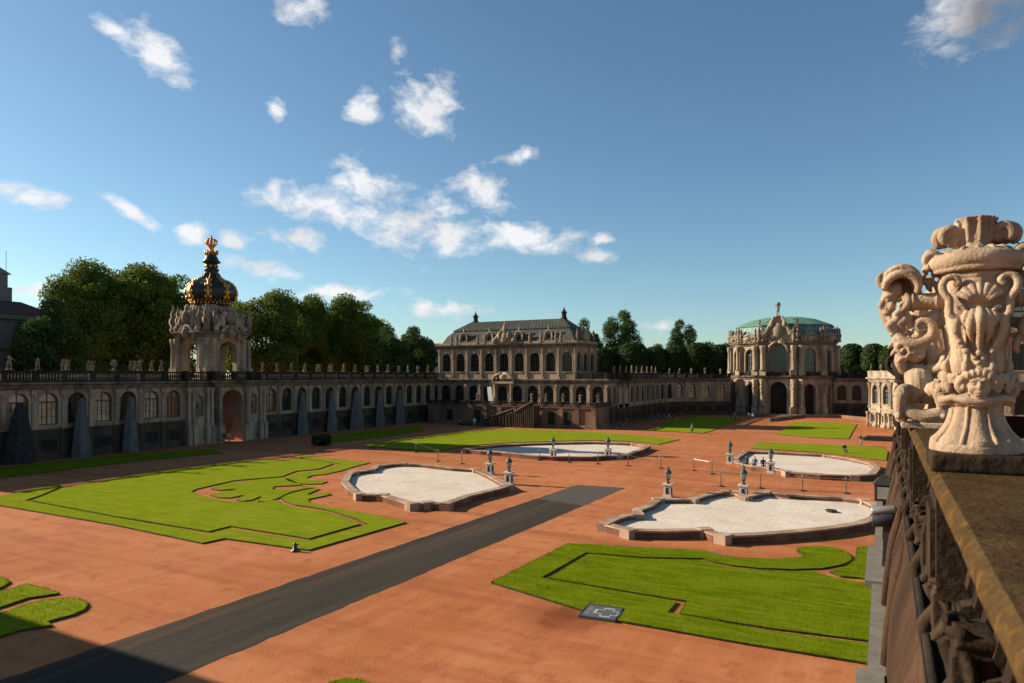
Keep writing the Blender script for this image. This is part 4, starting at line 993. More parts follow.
# ---------------------------------------------------------------- corner pavilion (two storeys) used left, right and behind
AX = -22.6
def pavilion(label, mirror_x=False, mirror_y=False, simple=False, name='corner_pavilion', group=None):
    def P(x, y):
        if mirror_x: x = 2*AX - x
        if mirror_y: y = 2*66.5 - y
        return (x, y)
    def W(a, c):
        a, c = P(*a), P(*c)
        return (a, c) if mirror_x == mirror_y else (c, a)
    def path(pts):
        pts = [P(*p) for p in pts]
        return pts if mirror_x == mirror_y else pts[::-1]
    def bx(mb, x0, y0, z0, x1, y1, z1):
        (a, c), (d, e) = P(x0,y0), P(x1,y1); mb.box(min(a,d),min(c,e),z0,max(a,d),max(c,e),z1)
    yq = 0
    x0, x1, xl, yf, yb = -86.6, -54.0, -47.3, 125.0, 136.0
    bp = P(-66,131)
    b = Bld(name, label, 'pavilion', (bp[0],bp[1],0), group)
    w = b.mb('wall'); dd = lambda i: 'glass'
    # lower storey
    wall_run(b, *W((x0,yf),(xl,yf)), 11, 3.9, 8.25, 2.4, 4.05, 6.6, win=1, glass='glass', pz0=3.9)
    if not simple:
        wall_run(b, *W((xl,yf),(xl,yf+6)), 2, 3.9, 8.25, 1.9, 4.05, 6.75, win=1, glass='glass', pz0=3.9)
        plinth_panels(b, *W((x0,yf),(xl,yf)), 11, 0, 3.9); plinth_panels(b, *W((xl,yf),(xl,yf+6)), 2, 0, 3.9)
    lp = path([(x0,yf),(xl,yf),(xl,yb+2)])
    cornice(b, lp, 8.25, 1.0); frieze(b, lp, 8.3, 0.35, 'cornice', seed=5)
    bx(w, xl-0.4, yf+6, 0, xl, yb+2, 8.3)
    balustrade(b, path([(x1+0.6,yf),(xl,yf),(xl,yb+2)]), 9.17, 1.2, 0.2, ped=3.5)
    bx(b.mb('back_wall'), x0, yf+0.6, 9.0, xl-0.4, yb+2, 9.16); bx(b.mb('back_wall'), x0, yb+2, 0, xl, yb+2.4, 9.16)
    # upper storey
    wall_run(b, *W((x0,yf+0.35),(x1,yf+0.35)), 9, 9.17, 15.7, 2.3, 10.7, 13.45, win=1, glass='glass', pz0=9.17)
    wall_run(b, *W((x1,yf+0.35),(x1,yb)), 3, 9.17, 15.7, 1.9, 10.8, 13.6, win=1, glass='glass', pz0=9.17)
    wall_run(b, *W((x0,yb),(x0,yf+0.35)), 3, 9.17, 15.7, 1.9, 10.8, 13.6, win=1, glass='glass', pz0=9.17)
    bx(b.mb('back_wall'), x0+0.3, yb-0.3, 9.17, x1-0.3, yb, 15.7)
    up = path([(x0,yb),(x0,yf+0.35),(x1,yf+0.35),(x1,yb)])
    cornice(b, up, 15.6, 1.05)
    # attic pedestals with vases
    pp = b.mb('parapet')
    pp.sweep(up, [(0.3,16.55),(0.55,16.55),(0.55,16.95),(0.3,16.95)])
    # mansard roof in two stages
    def ring(i, z): return [(*P(x0+i,yf+0.35+i),z),(*P(x1-i,yf+0.35+i),z),(*P(x1-i,yb-i),z),(*P(x0+i,yb-i),z)]
    rf = b.mb('roof'); lv = [(0.1,16.5),(0.7,17.5),(1.3,18.6),(2.2,19.5),(2.6,19.8)]
    for (i0,z0),(i1,z1) in zip(lv, lv[1:]):
        A, B = ring(i0,z0), ring(i1,z1); rf.add(A+B, [(k,(k+1)%4,4+(k+1)%4,4+k) for k in range(4)])
    ur = b.mb('upper_roof')
    A = ring(2.15,19.8); B = [(*P(x0+5.2,130.2),21.8),(*P(x1-4.6,130.2),21.8),(*P(x1-4.6,131.4),21.8),(*P(x0+5.2,131.4),21.8)]
    A2 = ring(2.15,19.66)
    ur.add(A+B, [(k,(k+1)%4,4+(k+1)%4,4+k) for k in range(4)]+[(4,5,6,7)]); ur.add(A2+A, [(k,(k+1)%4,4+(k+1)%4,4+k) for k in range(4)])
    nseam = 34
    for k in range(nseam):     # standing seams of the metal roof
        u = (k+0.5)/nseam
        xa = x0+2.15+(x1-x0-4.3)*u; xb = x0+5.2+(x1-x0-9.8)*u
        ur.tube([(*P(xa,yf+0.35+2.15),19.83),(*P(xb,130.2),21.82)], 0.035, 4)
    for x in (-80.6,-58.9):
        if mirror_y: continue
        c = P(x,130.8); fi = b.solo('finial'); fi.lathe([(0.7,21.7),(0.72,22.0),(0.5,22.1),(0.5,22.9),(0.72,23.05),(0.5,23.3),(0.26,23.5),(0.3,23.7),(0.12,23.85),(0.03,24.4)], 10, c)
    def dormer(x, s=1.0):
        c = P(x, yf+1.5); sy = -1 if mirror_y else 1; dm = b.solo('dormer'); rc = b.solo('recess')
        dm.box(c[0]-0.75*s,c[1]-0.5,16.9,c[0]+0.75*s,c[1]+1.0,18.3*1)
        n = 8; arc = [(0.75*s*math.cos(PI*k/n), 18.3+0.75*s*math.sin(PI*k/n)) for k in range(n+1)]
        dm.add([(c[0]+a,c[1]-0.5,z) for a,z in arc]+[(c[0]+a,c[1]+1.0,z) for a,z in arc], [(k,k+1,n+2+k,n+1+k) for k in range(n)]+[tuple(range(n+1)),tuple(range(2*n+1,n,-1))])
        dm.tube([(c[0]-0.95*s,c[1]-0.55*sy,17.0),(c[0]-0.85*s,c[1]-0.55*sy,18.2)]+[(c[0]-0.85*s*math.cos(PI*k/8),c[1]-0.55*sy,18.3+0.85*s*math.sin(PI*k/8)) for k in range(1,8)]+[(c[0]+0.85*s,c[1]-0.55*sy,18.2),(c[0]+0.95*s,c[1]-0.55*sy,17.0)], 0.16, 6)
        rc.ball((c[0],c[1]-0.5*sy,17.9),(0.42*s,0.06,0.6*s),10,8)
        dm.lathe([(0.2,19.0),(0.26,19.2),(0.14,19.4),(0.28,19.8),(0.1,20.1),(0.02,20.5)], 8, (c[0],c[1]-0.4*sy))
    if mirror_y: b.done(MATS); return b
    for px in (464.5,490,519.6,549): dormer(onY(px,yf+1.2))
    gb = b.mb('gable'); xc = onY(505,yf); c = P(xc, yf-0.1); sy = -1 if mirror_y else 1
    gb.box(c[0]-1.7,c[1]-0.25,16.5,c[0]+1.7,c[1]+0.25,18.4)
    for s in (-1,1):
        gb.tube([(c[0]+s*2.6,c[1],16.6),(c[0]+s*2.3,c[1],17.5),(c[0]+s*1.4,c[1],18.4),(c[0]+s*0.5,c[1],19.6)], [0.35,0.4,0.4,0.3], 8)
        gb.ball((c[0]+s*2.3,c[1]-0.3*sy,17.2),0.55,8,6); gb.ball((c[0]+s*1.1,c[1]-0.35*sy,18.2),(0.5,0.4,0.8),8,6)
    gb.ball((c[0],c[1]-0.35*sy,17.7),(0.8,0.4,1.1),10,7); gb.ball((c[0],c[1]-0.2*sy,19.5),(0.5,0.35,0.8),8,6)
    gb.lathe([(0.25,20.1),(0.3,20.3),(0.2,20.8),(0.1,21.1),(0.02,21.4)], 8, c)
    for px in (452,457,478,485,498,512,530,541,556,561):      # carved vases on the attic
        x = onY(px, yf); q = P(x, yf-0.05)
        b.solo('vase').lathe([(0.28,16.55),(0.3,16.95),(0.16,17.1),(0.34,17.6),(0.3,17.95),(0.16,18.15),(0.24,18.4),(0.03,18.9)], 8, q)
    for yy in (126.5,129,132.5,135):
        q = P(x1-0.0, yy); b.solo('vase').lathe([(0.3,16.55),(0.32,16.95),(0.16,17.1),(0.4,17.8),(0.34,18.2),(0.16,18.5),(0.3,18.9),(0.03,19.5)], 8, q)
    q = P(x1, 130.8); gb.ball((q[0],q[1],17.8),(0.5,1.2,1.2),10,7); gb.ball((q[0],q[1],19.0),(0.4,0.6,0.7),8,6)
    if not simple:
        # balcony porch over the central arch
        xq = onY(505,yf); q = P(xq, yf)
        pr = b.mb('ornament')
        for s in (-1,1):
            a = P(xq+s*1.9, yf-0.8); pr.lathe([(0.4,4.0),(0.42,4.4),(0.3,4.6),(0.27,7.4),(0.42,7.8),(0.45,8.2)], 12, a)
        bx(pr, xq-2.6, yf-1.3, 8.2, xq+2.6, yf-0.3, 8.7)
        for s in (-1,1):
            a = P(xq, yf-0.9)
            pr.tube([(a[0]+s*2.5,a[1],8.8),(a[0]+s*2.0,a[1],9.7),(a[0]+s*0.9,a[1],10.2),(a[0],a[1],10.3)], [0.3,0.34,0.3,0.28], 8)
        pr.ball((q[0],q[1]-0.9,9.6),(0.8,0.5,0.7),10,7)
        # raised terrace in front of the ground-floor arches
        yt = 117.6; te = b.mb('terrace_wall')
        bx(te, -84.0, yt, 0, xl+0.6, yf-0.35, 3.98)
        b.mb('terrace_wall'); tp = path([(-84.0,yt),(xl+0.6,yt),(xl+0.6,yf)])
        te.sweep(tp, [(0,3.6),(0.22,3.7),(0.25,3.95),(0,4.0)]); te.sweep(tp, [(0,0),(0.3,0),(0.3,0.5),(0.12,0.6),(0,0.6)])
        for k in range(12):
            u = -83.5 + k*(xl+0.3+83.5)/11; a = P(u, yt)
            te.box(a[0]-0.45,a[1]-0.22,0.6,a[0]+0.45,a[1]+0.1,3.62)
        rc = None
        for k in (1,3,8,9):
            u = -82.0 + k*3.3; a = P(u, yt); b.solo('terrace_door').box(a[0]-0.7,a[1]-0.05,0.6,a[0]+0.7,a[1]+0.01,3.0)
        balustrade(b, tp, 3.98, 0.85, 0.0, ped=3.3, step=0.4)
        # stair flights against the terrace
        st = b.mb('staircase')
        xa, xb, xc2 = onY(484,yt-3.2), onY(512,yt-3.2), onY(533,yt-3.2)
        for (u0,z0,u1,z1,ya,yb2) in ((xa,0.6,xb,2.6,yt-2.8,yt-0.35),(xb+0.6,2.2,xc2,4.2,yt-3.0,yt-0.35)):
            n = 14
            for k in range(n):
                p = P(u0+(u1-u0)*k/n, ya); r2 = P(u0+(u1-u0)*(k+1)/n, yb2)
                st.box(min(p[0],r2[0]),min(p[1],r2[1]),0,max(p[0],r2[0]),max(p[1],r2[1]),z0+(z1-z0)*(k+1)/n)
            a, e = P(u0,ya), P(u1,ya)
            st.tube([(a[0],a[1]-0.12,z0+0.75),(e[0],e[1]-0.12,z1+0.75)], 0.3, 4, sm=False)
            for k in range(10):
                t = k/9; st.box(a[0]+(e[0]-a[0])*t-0.12, a[1]-0.26, 0, a[0]+(e[0]-a[0])*t+0.12, a[1]-0.0, z0+(z1-z0)*t+0.7)
        p = P(onY(540,yt-2), yt-1.9); bx(st, xa-6, yt-3.4, 0, xa, yt-0.4, 0.6)
    b.done(MATS); return b
pavilion('two-storey arcaded pavilion with grey mansard roof, beyond the left lawns')
pavilion('two-storey pavilion mostly hidden behind the carved urn', mirror_x=True, simple=True)
pavilion('two-storey pavilion out of frame on the left, its roof shadow falls on the road', mirror_y=True, simple=True)
for i, (px, k) in enumerate([(477.3,2),(509,0),(531.6,1),(546,3),(563,0),(580,2),(598.4,1)]):
    statue(k, (onY(px,117.6), 117.6, 4.94), rnd.uniform(-.5,.5), f'@ on the raised terrace parapet, {ORD[i]} from its left end', 'stone figures on the terrace parapet', 1.05)
bn = MB(); bn.box(-0.5,0,0,0.5,0.05,3.4)
o = link('banner', bn.mesh('banner', M['white']), None, (onY(491,124.4),124.3,4.15)); o.rotation_euler = (0,R(-7),0)
tag(o, 'tall white banner leaning in a ground-floor arch of the pavilion', 'banner')
bn = MB()
bn.box(-0.9,-0.02,0,-0.65,0.1,2.9); bn.box(0.65,-0.02,0,0.9,0.1,2.9); bn.box(-0.65,-0.02,2.6,0.65,0.1,2.9); bn.box(-0.65,0.04,0,0.65,0.08,2.6,1)
o = link('doorway', bn.mesh('doorway', [M['pale'],M['void']]), None, (GX+0.45, onX(438,GX+.4), 0.0)); o.rotation_euler = (0,0,PI/2)
tag(o, 'pale framed doorway at the far end of the long gallery', 'door')

# ---------------------------------------------------------------- curved galleries beside the rampart pavilion
def curved_gallery():
    b = Bld('curved_gallery', 'curved arcaded gallery joining the two pavilions', 'gallery', (-47,150,0))
    A0, A1 = (-47.3,131.0), (-47.3,160.5)
    wall_run(b, A0, A1, 8, 3.4, 8.25, 1.9, 4.2, 6.8, win=1, glass='glass', pz0=3.4, pilw=0.7)
    plinth_panels(b, A0, A1, 8, 0, 3.4)
    xs = [(-47.3,160.5),(-46.8,164.0),(-45.6,167.3),(-43.6,170.3),(-41.0,172.9),(-37.9,175.0),(-34.3,176.8)]
    for i in range(6):
        wall_run(b, xs[i], xs[i+1], 1, 3.4, 8.25, 2.05, 4.2, 6.8, win=1, glass=('glass','glass','blind','blind','blind','blind_brown')[i], pz0=3.4)
        plinth_panels(b, xs[i], xs[i+1], 1, 0, 3.4)
    pth = [A0] + xs
    cornice(b, pth, 8.25, 1.0); frieze(b, pth, 8.3, 0.35, 'cornice', seed=8); balustrade(b, pth, 9.17, 1.2, 0.2, ped=3.5)
    bw = b.mb('back_wall')
    back = [(-53,131),(-53,163),(-50,172),(-44,179),(-36,182.5)]
    for i in range(len(back)-1):
        bw.sweep([back[i],back[i+1]], [(0,0),(0.3,0),(0.3,9.3),(0,9.3)])
    bw.add([(p[0],p[1],9.12) for p in pth]+[(p[0],p[1],9.12) for p in back[::-1]], [tuple(range(len(pth)+len(back)))])
    b.done(MATS)
    sp = [614,620,626,631.7,636.5,642,647,651.7,655.6]
    grp = 'stone figures on the curved gallery balustrade'
    for i, px in enumerate(sp):
        statue([0,1,3,2][i%4], (-47.1, onX(px,-47.1), 10.5), PI/2+rnd.uniform(-.5,.5), f'@ on the curved gallery balustrade, {ORD[i]} from the two-storey pavilion', grp, 1.0)
    for i, (p, q) in enumerate(zip(xs, xs[1:])):
        if i == 0: continue
        m = ((p[0]+q[0])/2-0.05, (p[1]+q[1])/2-0.15)
        statue([5,0,2,5,1][i%5], (m[0],m[1],10.4), rnd.uniform(0.2,1.0), f'@ on the curved gallery balustrade, {ORD[5-i]} from the green-roofed pavilion', grp, 0.9)
curved_gallery()
def right_gallery():
    b = Bld('right_gallery', 'shaded low arcade right of the green-roofed pavilion', 'gallery', (-6,183,0))
    p0, p1 = (-10.6,182.5), (-1.0,182.5)
    wall_run(b, p0, p1, 3, 3.2, 8.3, 2.0, 3.9, 6.6, win=1, glass='glass', pz0=3.2); plinth_panels(b, p0, p1, 3, 0, 3.2)
    cornice(b, (p0,p1), 8.3, 1.0); balustrade(b, (p0,p1), 9.2, 1.2, 0.2)
    b.mb('back_wall').box(-10.6,188,0,2,188.4,9.2); b.mb('back_wall').box(-10.6,183,9.05,2,188,9.18)
    b.done(MATS)
    b = Bld('sunlit_gallery_wing', 'sunlit arcaded wing with a stone parapet, right of the shaded arcade', 'gallery', (2,145,0))
    q = [(-2.5,152.5),(1.2,145.2),(4.9,137.9),(8.4,131.0)]
    for i in range(3):
        wall_run(b, q[i], q[i+1], 2, 3.6, 8.6, 2.1, 4.4, 7.0, win=1, glass='glass_teal', pz0=3.6, frame='frame_pale'); plinth_panels(b, q[i], q[i+1], 2, 0, 3.6)
    wall_run(b, (-1.0,175), q[0], 6, 3.6, 8.6, 2.0, 4.4, 7.0, win=1, glass='glass', pz0=3.6)
    plinth_panels(b, (-1.0,175), q[0], 6, 0, 3.6)
    pth = [(-1.0,175)]+q
    cornice(b, pth, 8.6, 1.05); b.mb('parapet').sweep(pth, [(0.1,9.5),(0.4,9.5),(0.4,10.6),(0.1,10.6)]); b.mb('parapet').sweep(pth, [(0.0,10.6),(0.5,10.6),(0.5,10.8),(0.0,10.8)])
    b.mb('back_wall').add([(p[0],p[1],9.5) for p in pth]+[(14,134,9.5),(8,176,9.5)], [tuple(range(len(pth)+2))])
    off = [(p[0]-2.2,p[1]-1.4) for p in q]
    for i in range(3):
        for t in (0.1,0.5,0.9):
            x, y = q[i][0]+(q[i+1][0]-q[i][0])*t-0.75, q[i][1]+(q[i+1][1]-q[i][1])*t-0.4
            b.solo('parapet_post').lathe([(0.34,0),(0.34,0.5),(0.2,0.7),(0.24,2.2),(0.36,2.6),(0.4,2.8),(0.2,2.9)], 8, (x,y))
    mats = dict(MATS); mats['wall'] = M['stone_light']; mats['terrace_wall'] = M['stone_light']; mats['cornice'] = M['stone_light']; mats['plinth'] = M['stone_light']
    b.done(mats)
    for i, (x, y) in enumerate([(-2.2,152.2),(-0.4,148.6),(1.4,145.0),(3.2,141.4)]):
        statue([0,5,1,2][i], (x-0.1,y,10.8), 1.0, f'@ on the sunlit wing parapet, {ORD[i]} from its left corner', 'stone figures on the sunlit wing', 0.9)
right_gallery()

def rampart_pavilion():
    b = Bld('rampart_pavilion', 'curved baroque pavilion with a green copper roof at the end of the court', 'pavilion', (-22.5,182,0))
    S = [(-34.8,183.2),(-32.0,179.0),(-26.9,176.3),(-18.3,176.3),(-13.0,179.4),(-10.4,184.0)]
    w = b.mb('wall'); c = b.mb('columns'); orn = b.mb('ornament'); 
    spec = [(1.6,1.9),(2.5,2.6),(3.9,3.9),(2.7,2.8),(1.6,1.9)]
    for i in range(5):
        lw, uw = spec[i]; sp = 6.5 if i != 2 else 6.3
        wall_run(b, S[i], S[i+1], 1, 0, 9.0, lw, 0.6, sp if i != 2 else 6.4, depth=1.3, pil=False, win=1, glass='void', frame='frame')
        wall_run(b, S[i], S[i+1], 1, 9.0, 17.2, uw, 10.6, 15.0 if i != 2 else 15.4, depth=0.5, pil=False, win=1, glass='glass_teal', frame='frame_pale')
    # columns and herms clustered at the turning points
    for i, p in enumerate(S):
        a, d = Vector(S[max(i-1,0)]), Vector(S[min(i+1,5)]); u = (d-a).normalized(); nv = Vector((u.y,-u.x)); P = Vector(p)
        offs = (-0.95,0.95) if i in (2,3) else (0.0,)
        for o in offs:
            q = P + u*o + nv*0.45
            big = i in (2,3)
            w.M = Matrix.Translation((q.x,q.y,0)) @ Matrix.Rotation(math.atan2(u.y,u.x),4,'Z')
            w.box(-0.75,-0.5,0,0.75,0.6,2.3); w.box(-0.85,-0.6,0,0.85,0.6,0.7); w.box(-0.75,-0.5,9.9,0.75,0.6,11.1)
            w.box(-0.62,-0.2,2.3,0.62,0.6,9.0); w.box(-0.62,-0.2,11.1,0.62,0.6,17.2)
            w.M = Matrix.Identity(4)
            for (za, zb) in ((2.3,9.0),(11.1,17.1)):
                r = 0.62 if big else 0.5
                b.solo('column').lathe([(r,za),(r,za+0.25),(r*0.78,za+0.4),(r*0.74,za+3.0),(r*0.68,zb-1.3),(r*0.95,zb-1.0),(r*1.05,zb-0.5),(r*1.15,zb-0.1),(r*1.15,zb)], 12, (q.x+nv.x*0.25,q.y+nv.y*0.25))
            hq = q + nv*0.75          # carved herm leaning out under the upper cornice
            hm = b.solo('herm'); hm.ball((hq.x,hq.y,7.9),(0.35,0.35,0.5),8,6); hm.ball((hq.x,hq.y,7.0),(0.45,0.4,0.7),8,6); hm.ball((hq.x,hq.y,6.0),(0.36,0.32,0.6),8,6); hm.ball((hq.x,hq.y,8.5),0.26,8,6)
        # vases and figures above
        q = P + nv*0.4
        for (ou, s) in ((0,1.2),(-0.9,0.75),(0.9,0.75)):
            qq = q + u*ou
            b.solo('vase').lathe([(0.42*s,18.0),(0.46*s,18.5),(0.26*s,18.7),(0.52*s,19.4),(0.46*s,20.0),(0.22*s,20.3),(0.34*s,20.7),(0.24*s,21.1),(0.03,21.1+0.6*s)], 9, (qq.x,qq.y), lob=4, amp=0.15)
    for z, sc in ((8.9,1.0),(17.1,1.0)):
        cornice(b, S, z, sc)
    pth = [S[0]] + [S[1],S[2],S[3],S[4],S[5]]
    balustrade(b, pth, 9.85, 0.85, 0.35, ped=2.6, step=0.36)
    # gables over each bay
    for i in range(5):
        a, d = Vector(S[i]), Vector(S[i+1]); m = (a+d)/2; u = (d-a).normalized(); nv = Vector((u.y,-u.x)); L = (d-a).length
        def at(k, o, z): return (m.x+u.x*k+nv.x*o, m.y+u.y*k+nv.y*o, z)
        gb = b.solo('gable'); top = 24.2 if i == 2 else 20.0; hw = L*0.46 if i != 2 else 3.1
        n = 10; prof = [(-hw + 2*hw*k/n, 18.0 + (top-18.0)*(math.sin(PI*k/n)**0.8)) for k in range(n+1)]
        front = [at(x,0.25,z) for x,z in prof]; back = [at(x,-0.35,z) for x,z in prof]
        gb.add(front+back, [tuple(range(n+1)), tuple(range(2*n+1,n,-1))] + [(k,k+1,n+2+k,n+1+k) for k in range(n)])
        gb.tube([at(x,0.3,z) for x,z in prof], 0.28, 7)
        orn.ball(at(0,0.45,18.0+(top-18)*0.45),(hw*0.4,0.5,(top-18)*0.3),10,7)
        for k in range(int(6+4*hw)): 
            orn.ball(at(rnd.uniform(-hw*.8,hw*.8),0.4,rnd.uniform(17.9,18.0+(top-18)*0.6)),(rnd.uniform(.2,.4),rnd.uniform(.2,.35),rnd.uniform(.25,.5)),7,5)
        if i == 2:
            for s in (-1,1):
                orn.tube([at(s*3.6,0.3,18.0),at(s*3.4,0.35,19.6),at(s*2.6,0.35,20.6),at(s*1.8,0.35,22.2),at(s*0.8,0.35,24.2)], [0.45,0.5,0.5,0.42,0.34], 8)
                orn.ball(at(s*2.9,0.4,20.2),(0.7,0.5,0.9),8,6); orn.ball(at(s*1.5,0.5,22.3),(0.6,0.45,0.8),8,6)
                orn.tube([at(s*2.2,0.6,15.6),at(s*1.9,0.6,17.0),at(s*1.0,0.6,17.8),at(0,0.6,18.0)], [0.3,0.34,0.32,0.3], 8)
    b.mb('back_wall').sweep([(-10.4,184),(-10.4,193),(-34.8,193),(-34.8,183.2)], [(0,0),(0.3,0),(0.3,17.2),(0,17.2)])
    # copper roof
    rf = b.mb('roof'); base = S + [(-10.4,193),(-34.8,193)]; cx, cy = -22.6, 185.5
    def ring(s, z, sy=None): return [(cx+(p[0]-cx)*s, cy+(p[1]-cy)*(sy or s), z) for p in base]
    lv = [(0.965,17.9),(0.955,19.2),(0.94,20.8),(0.915,21.8),(0.90,22.2)]
    n = len(base)
    for (s0,z0),(s1,z1) in zip(lv, lv[1:]):
        rf.add(ring(s0,z0)+ring(s1,z1), [(k,(k+1)%n,n+(k+1)%n,n+k) for k in range(n)])
    ur = b.mb('upper_roof')
    ur.add(ring(0.935,22.1)+ring(0.935,22.35)+ring(0.62,23.9)+ring(0.36,24.55,0.25), [(r*n+k,r*n+(k+1)%n,(r+1)*n+(k+1)%n,(r+1)*n+k) for r in range(3) for k in range(n)]+[tuple(range(3*n,4*n))])
    for k in range(n):
        for t in (0.0,0.25,0.5,0.75):
            def pt(s, z):
                A, B = ring(s,z)[k], ring(s,z)[(k+1)%n]; return (A[0]+(B[0]-A[0])*t, A[1]+(B[1]-A[1])*t, z+0.03)
            rf.tube([pt(s,z) for s,z in lv], 0.05, 4)
    mats = dict(MATS); mats['roof'] = M['copper']; mats['upper_roof'] = M['copper']; mats['wall'] = M['stone_light']
    b.done(mats)
    # figure carrying a globe on the main gable
    mb = MB(); base_block(mb,0.5,0.3); mb.M = Matrix.Translation((0,0,0.3)); figure(mb, 2.5, 0.0, (0.1,-0.05,0.2), (0.1,-0.05,0.2), 0.08, 1.2); mb.ball((0,0,2.75),0.55,12,9); mb.M = Matrix.Identity(4)
    o = link('globe_bearer_statue', remesh(mb, M['statue'], 0.06, 1, 0.015, 5, 'globe_bearer_statue'), None, (-22.6,176.1,24.1))
    tag(o, 'stone figure carrying a globe on top of the green-roofed pavilion', 'statue')
    for i, (x, y, z) in enumerate([(-34.4,182.6,18.0),(-31.8,178.6,18.0),(-26.8,175.9,21.5),(-18.4,175.9,21.5),(-13.2,179.0,18.0),(-10.7,183.4,18.0)]):
        if i in (0,2,3,5): statue([0,0,1,3,0,2][i], (x,y,z+ (1.2 if i in (0,5) else 0)), 0, f'@ on the roofline of the green-roofed pavilion, {ORD[[0,0,1,2,0,3][i]]} from the left', 'stone figures on the green-roofed pavilion', 1.5)
    # steps
    st = MB()
    for k, (e, h) in enumerate(((5.5,0.2),(4.2,0.4),(2.9,0.6))):
        st.prism([(-36,184),(-33-e*0.3,179-e*0.6),(-27,176.2-e),(-18,176.2-e),(-12+e*0.4,179-e*0.6),(-8.5,184)], 0.0 if k == 0 else h-0.2, h)
    tag(link('entrance_steps', st.mesh('entrance_steps', M['stone_red'])), 'broad low stone steps before the green-roofed pavilion', 'steps')
rampart_pavilion()
# low stone slab and walls on the far right
mb = MB(); mb.box(-4.3,-1.6,0,4.3,1.6,0.35); mb.box(-3.9,-1.3,0.35,3.9,1.3,0.6)
gx, gy = g(884,440.5)
tag(link('stone_slab', mb.mesh('stone_slab', M['stone_dark']), None, (gx+1.5,gy,0)), 'low dark stone slab on the red ground below the sunlit wing', 'stone slab')
mb = MB(); p = [g(768,421.5), g(800,417.6), g(842,418), g(874,421)]; mb.sweep(p, [(0,0),(0.5,0),(0.5,0.7),(0,0.7)])
tag(link('low_wall', mb.mesh('low_wall', M['stone_red'])), 'low pinkish stone wall right of the entrance steps', 'wall')
mb = MB(); x, y = g(612,425.5); mb.box(-2.6,-1.8,0,2.6,1.8,0.45); mb.box(-2.2,-1.4,0.45,2.2,1.4,0.62)
tag(link('stone_platform', mb.mesh('stone_platform', M['stone_red']), None, (x,y,0)), 'flat stone platform at the corner of the terrace', 'stone platform')

# ---------------------------------------------------------------- lamps on the basins
def make_lamp():
    t = thing('lantern_pedestal', '', 'lamp')
    p = MB(); p.box(-0.36,-0.36,0,0.36,0.36,0.16); p.box(-0.29,-0.29,0.16,0.29,0.29,0.95); p.box(-0.33,-0.33,0.95,0.33,0.33,1.02); p.box(-0.38,-0.38,1.02,0.38,0.38,1.14)
    link('pedestal', p.mesh('pedestal', M['pale']), t)
    q = MB()
    for a in range(4):
        q.M = Matrix.Rotation(a*PI/2,4,'Z'); q.box(-0.12,-0.305,0.3,0.12,-0.292,0.82)
    q.M = Matrix.Identity(4)
    link('panel', q.mesh('panel', M['stone_dark']), t)
    s = MB(); s.lathe([(0.2,1.14),(0.2,1.2),(0.08,1.26),(0.07,1.36),(0.13,1.42),(0.17,1.5)], 10)
    for k in range(6):
        a = PI/3*k; s.tube([(0.16*math.cos(a),0.16*math.sin(a),1.48),(0.25*math.cos(a),0.25*math.sin(a),1.98)], 0.014, 5)
    link('stem', s.mesh('stem', M['metal']), t)
    gl = MB(); gl.lathe([(0.15,1.5),(0.24,1.98)], 6, sm=False); link('lamp_glass', gl.mesh('lamp_glass', M['lamp_glass']), t)
    c = MB(); c.lathe([(0.29,1.96),(0.31,2.0),(0.27,2.1),(0.2,2.22),(0.1,2.3),(0.06,2.36),(0.09,2.42),(0.02,2.56)], 12); link('lamp_cap', c.mesh('lamp_cap', M['lamp_green']), t)
    return t
lamps = [((668,497.3),'lantern on pale pedestal at the near basin corner by the road end'), ((743.6,499),'lantern on pale pedestal on the back kerb of the near right basin'),
         ((730,464),'lantern on pale pedestal at the left corner of the far right basin'), ((770.8,473.3),'lantern on pedestal beside the people at the far right basin'),
         ((490,474.4),'lantern on white pedestal at the right end of the left basin'), ((509,484.5),'lantern on pedestal at the tip of the left basin nearest the road'),
         ((553,458.5),'left lantern on the front kerb of the far middle basin'), ((608,458.5),'right lantern on the front kerb of the far middle basin')]
L0 = make_lamp()
for i, (p, lab) in enumerate(lamps):
    x, y = g(*p); loc = (x, y, 0.0)
    if i == 0: L0.location = loc; L0['label'] = lab; L0['group'] = 'lanterns on the basin corners'; L0.scale = (1.0,1.0,1.0)
    else: copy_tree(L0, loc, 0, lab, 'lanterns on the basin corners', (1.04,1.04,1.04))

# ---------------------------------------------------------------- barrier posts across the court
def make_post():
    t = thing('barrier_post', '', 'barrier post')
    f = MB(); f.lathe([(0.34,0),(0.34,0.05),(0.1,0.09),(0.05,0.1)], 14); link('foot', f.mesh('foot', M['metal']), t)
    s = MB(); s.lathe([(0.045,0.09),(0.045,1.28),(0.06,1.3),(0.06,1.36),(0.0,1.37)], 8); s.box(-0.32,-0.025,1.16,0.32,0.025,1.26); link('post', s.mesh('post', M['metal_grey']), t)
    return t
posts = [(539.6,460.5),(569,462.5),(598,464),(628,466),(660.7,468.3),(694,470.6),(712,474),(721,486.3),(760.6,488.3),(802.5,491),(846,493.5),(462,463.9),(438,461.4),(416,452.5),(395,450),(374,448)]
plab = ['seventh','sixth','fifth','fourth','third','second','first']
P0 = None
def post_label(i, px):
    left = sum(1 for q in posts if q[0] < px)
    return f'slim metal barrier post on a round foot, {ORD[left]} from the left'
for i, p in enumerate(posts):
    x, y = g(*p)
    if P0 is None: P0 = make_post(); o = P0; o.location = (x,y,0); o['group'] = 'barrier posts across the court'
    else: o = copy_tree(P0, (x,y,0), rnd.uniform(-.2,.2), None, 'barrier posts across the court')
    o['label'] = post_label(i, p[0])
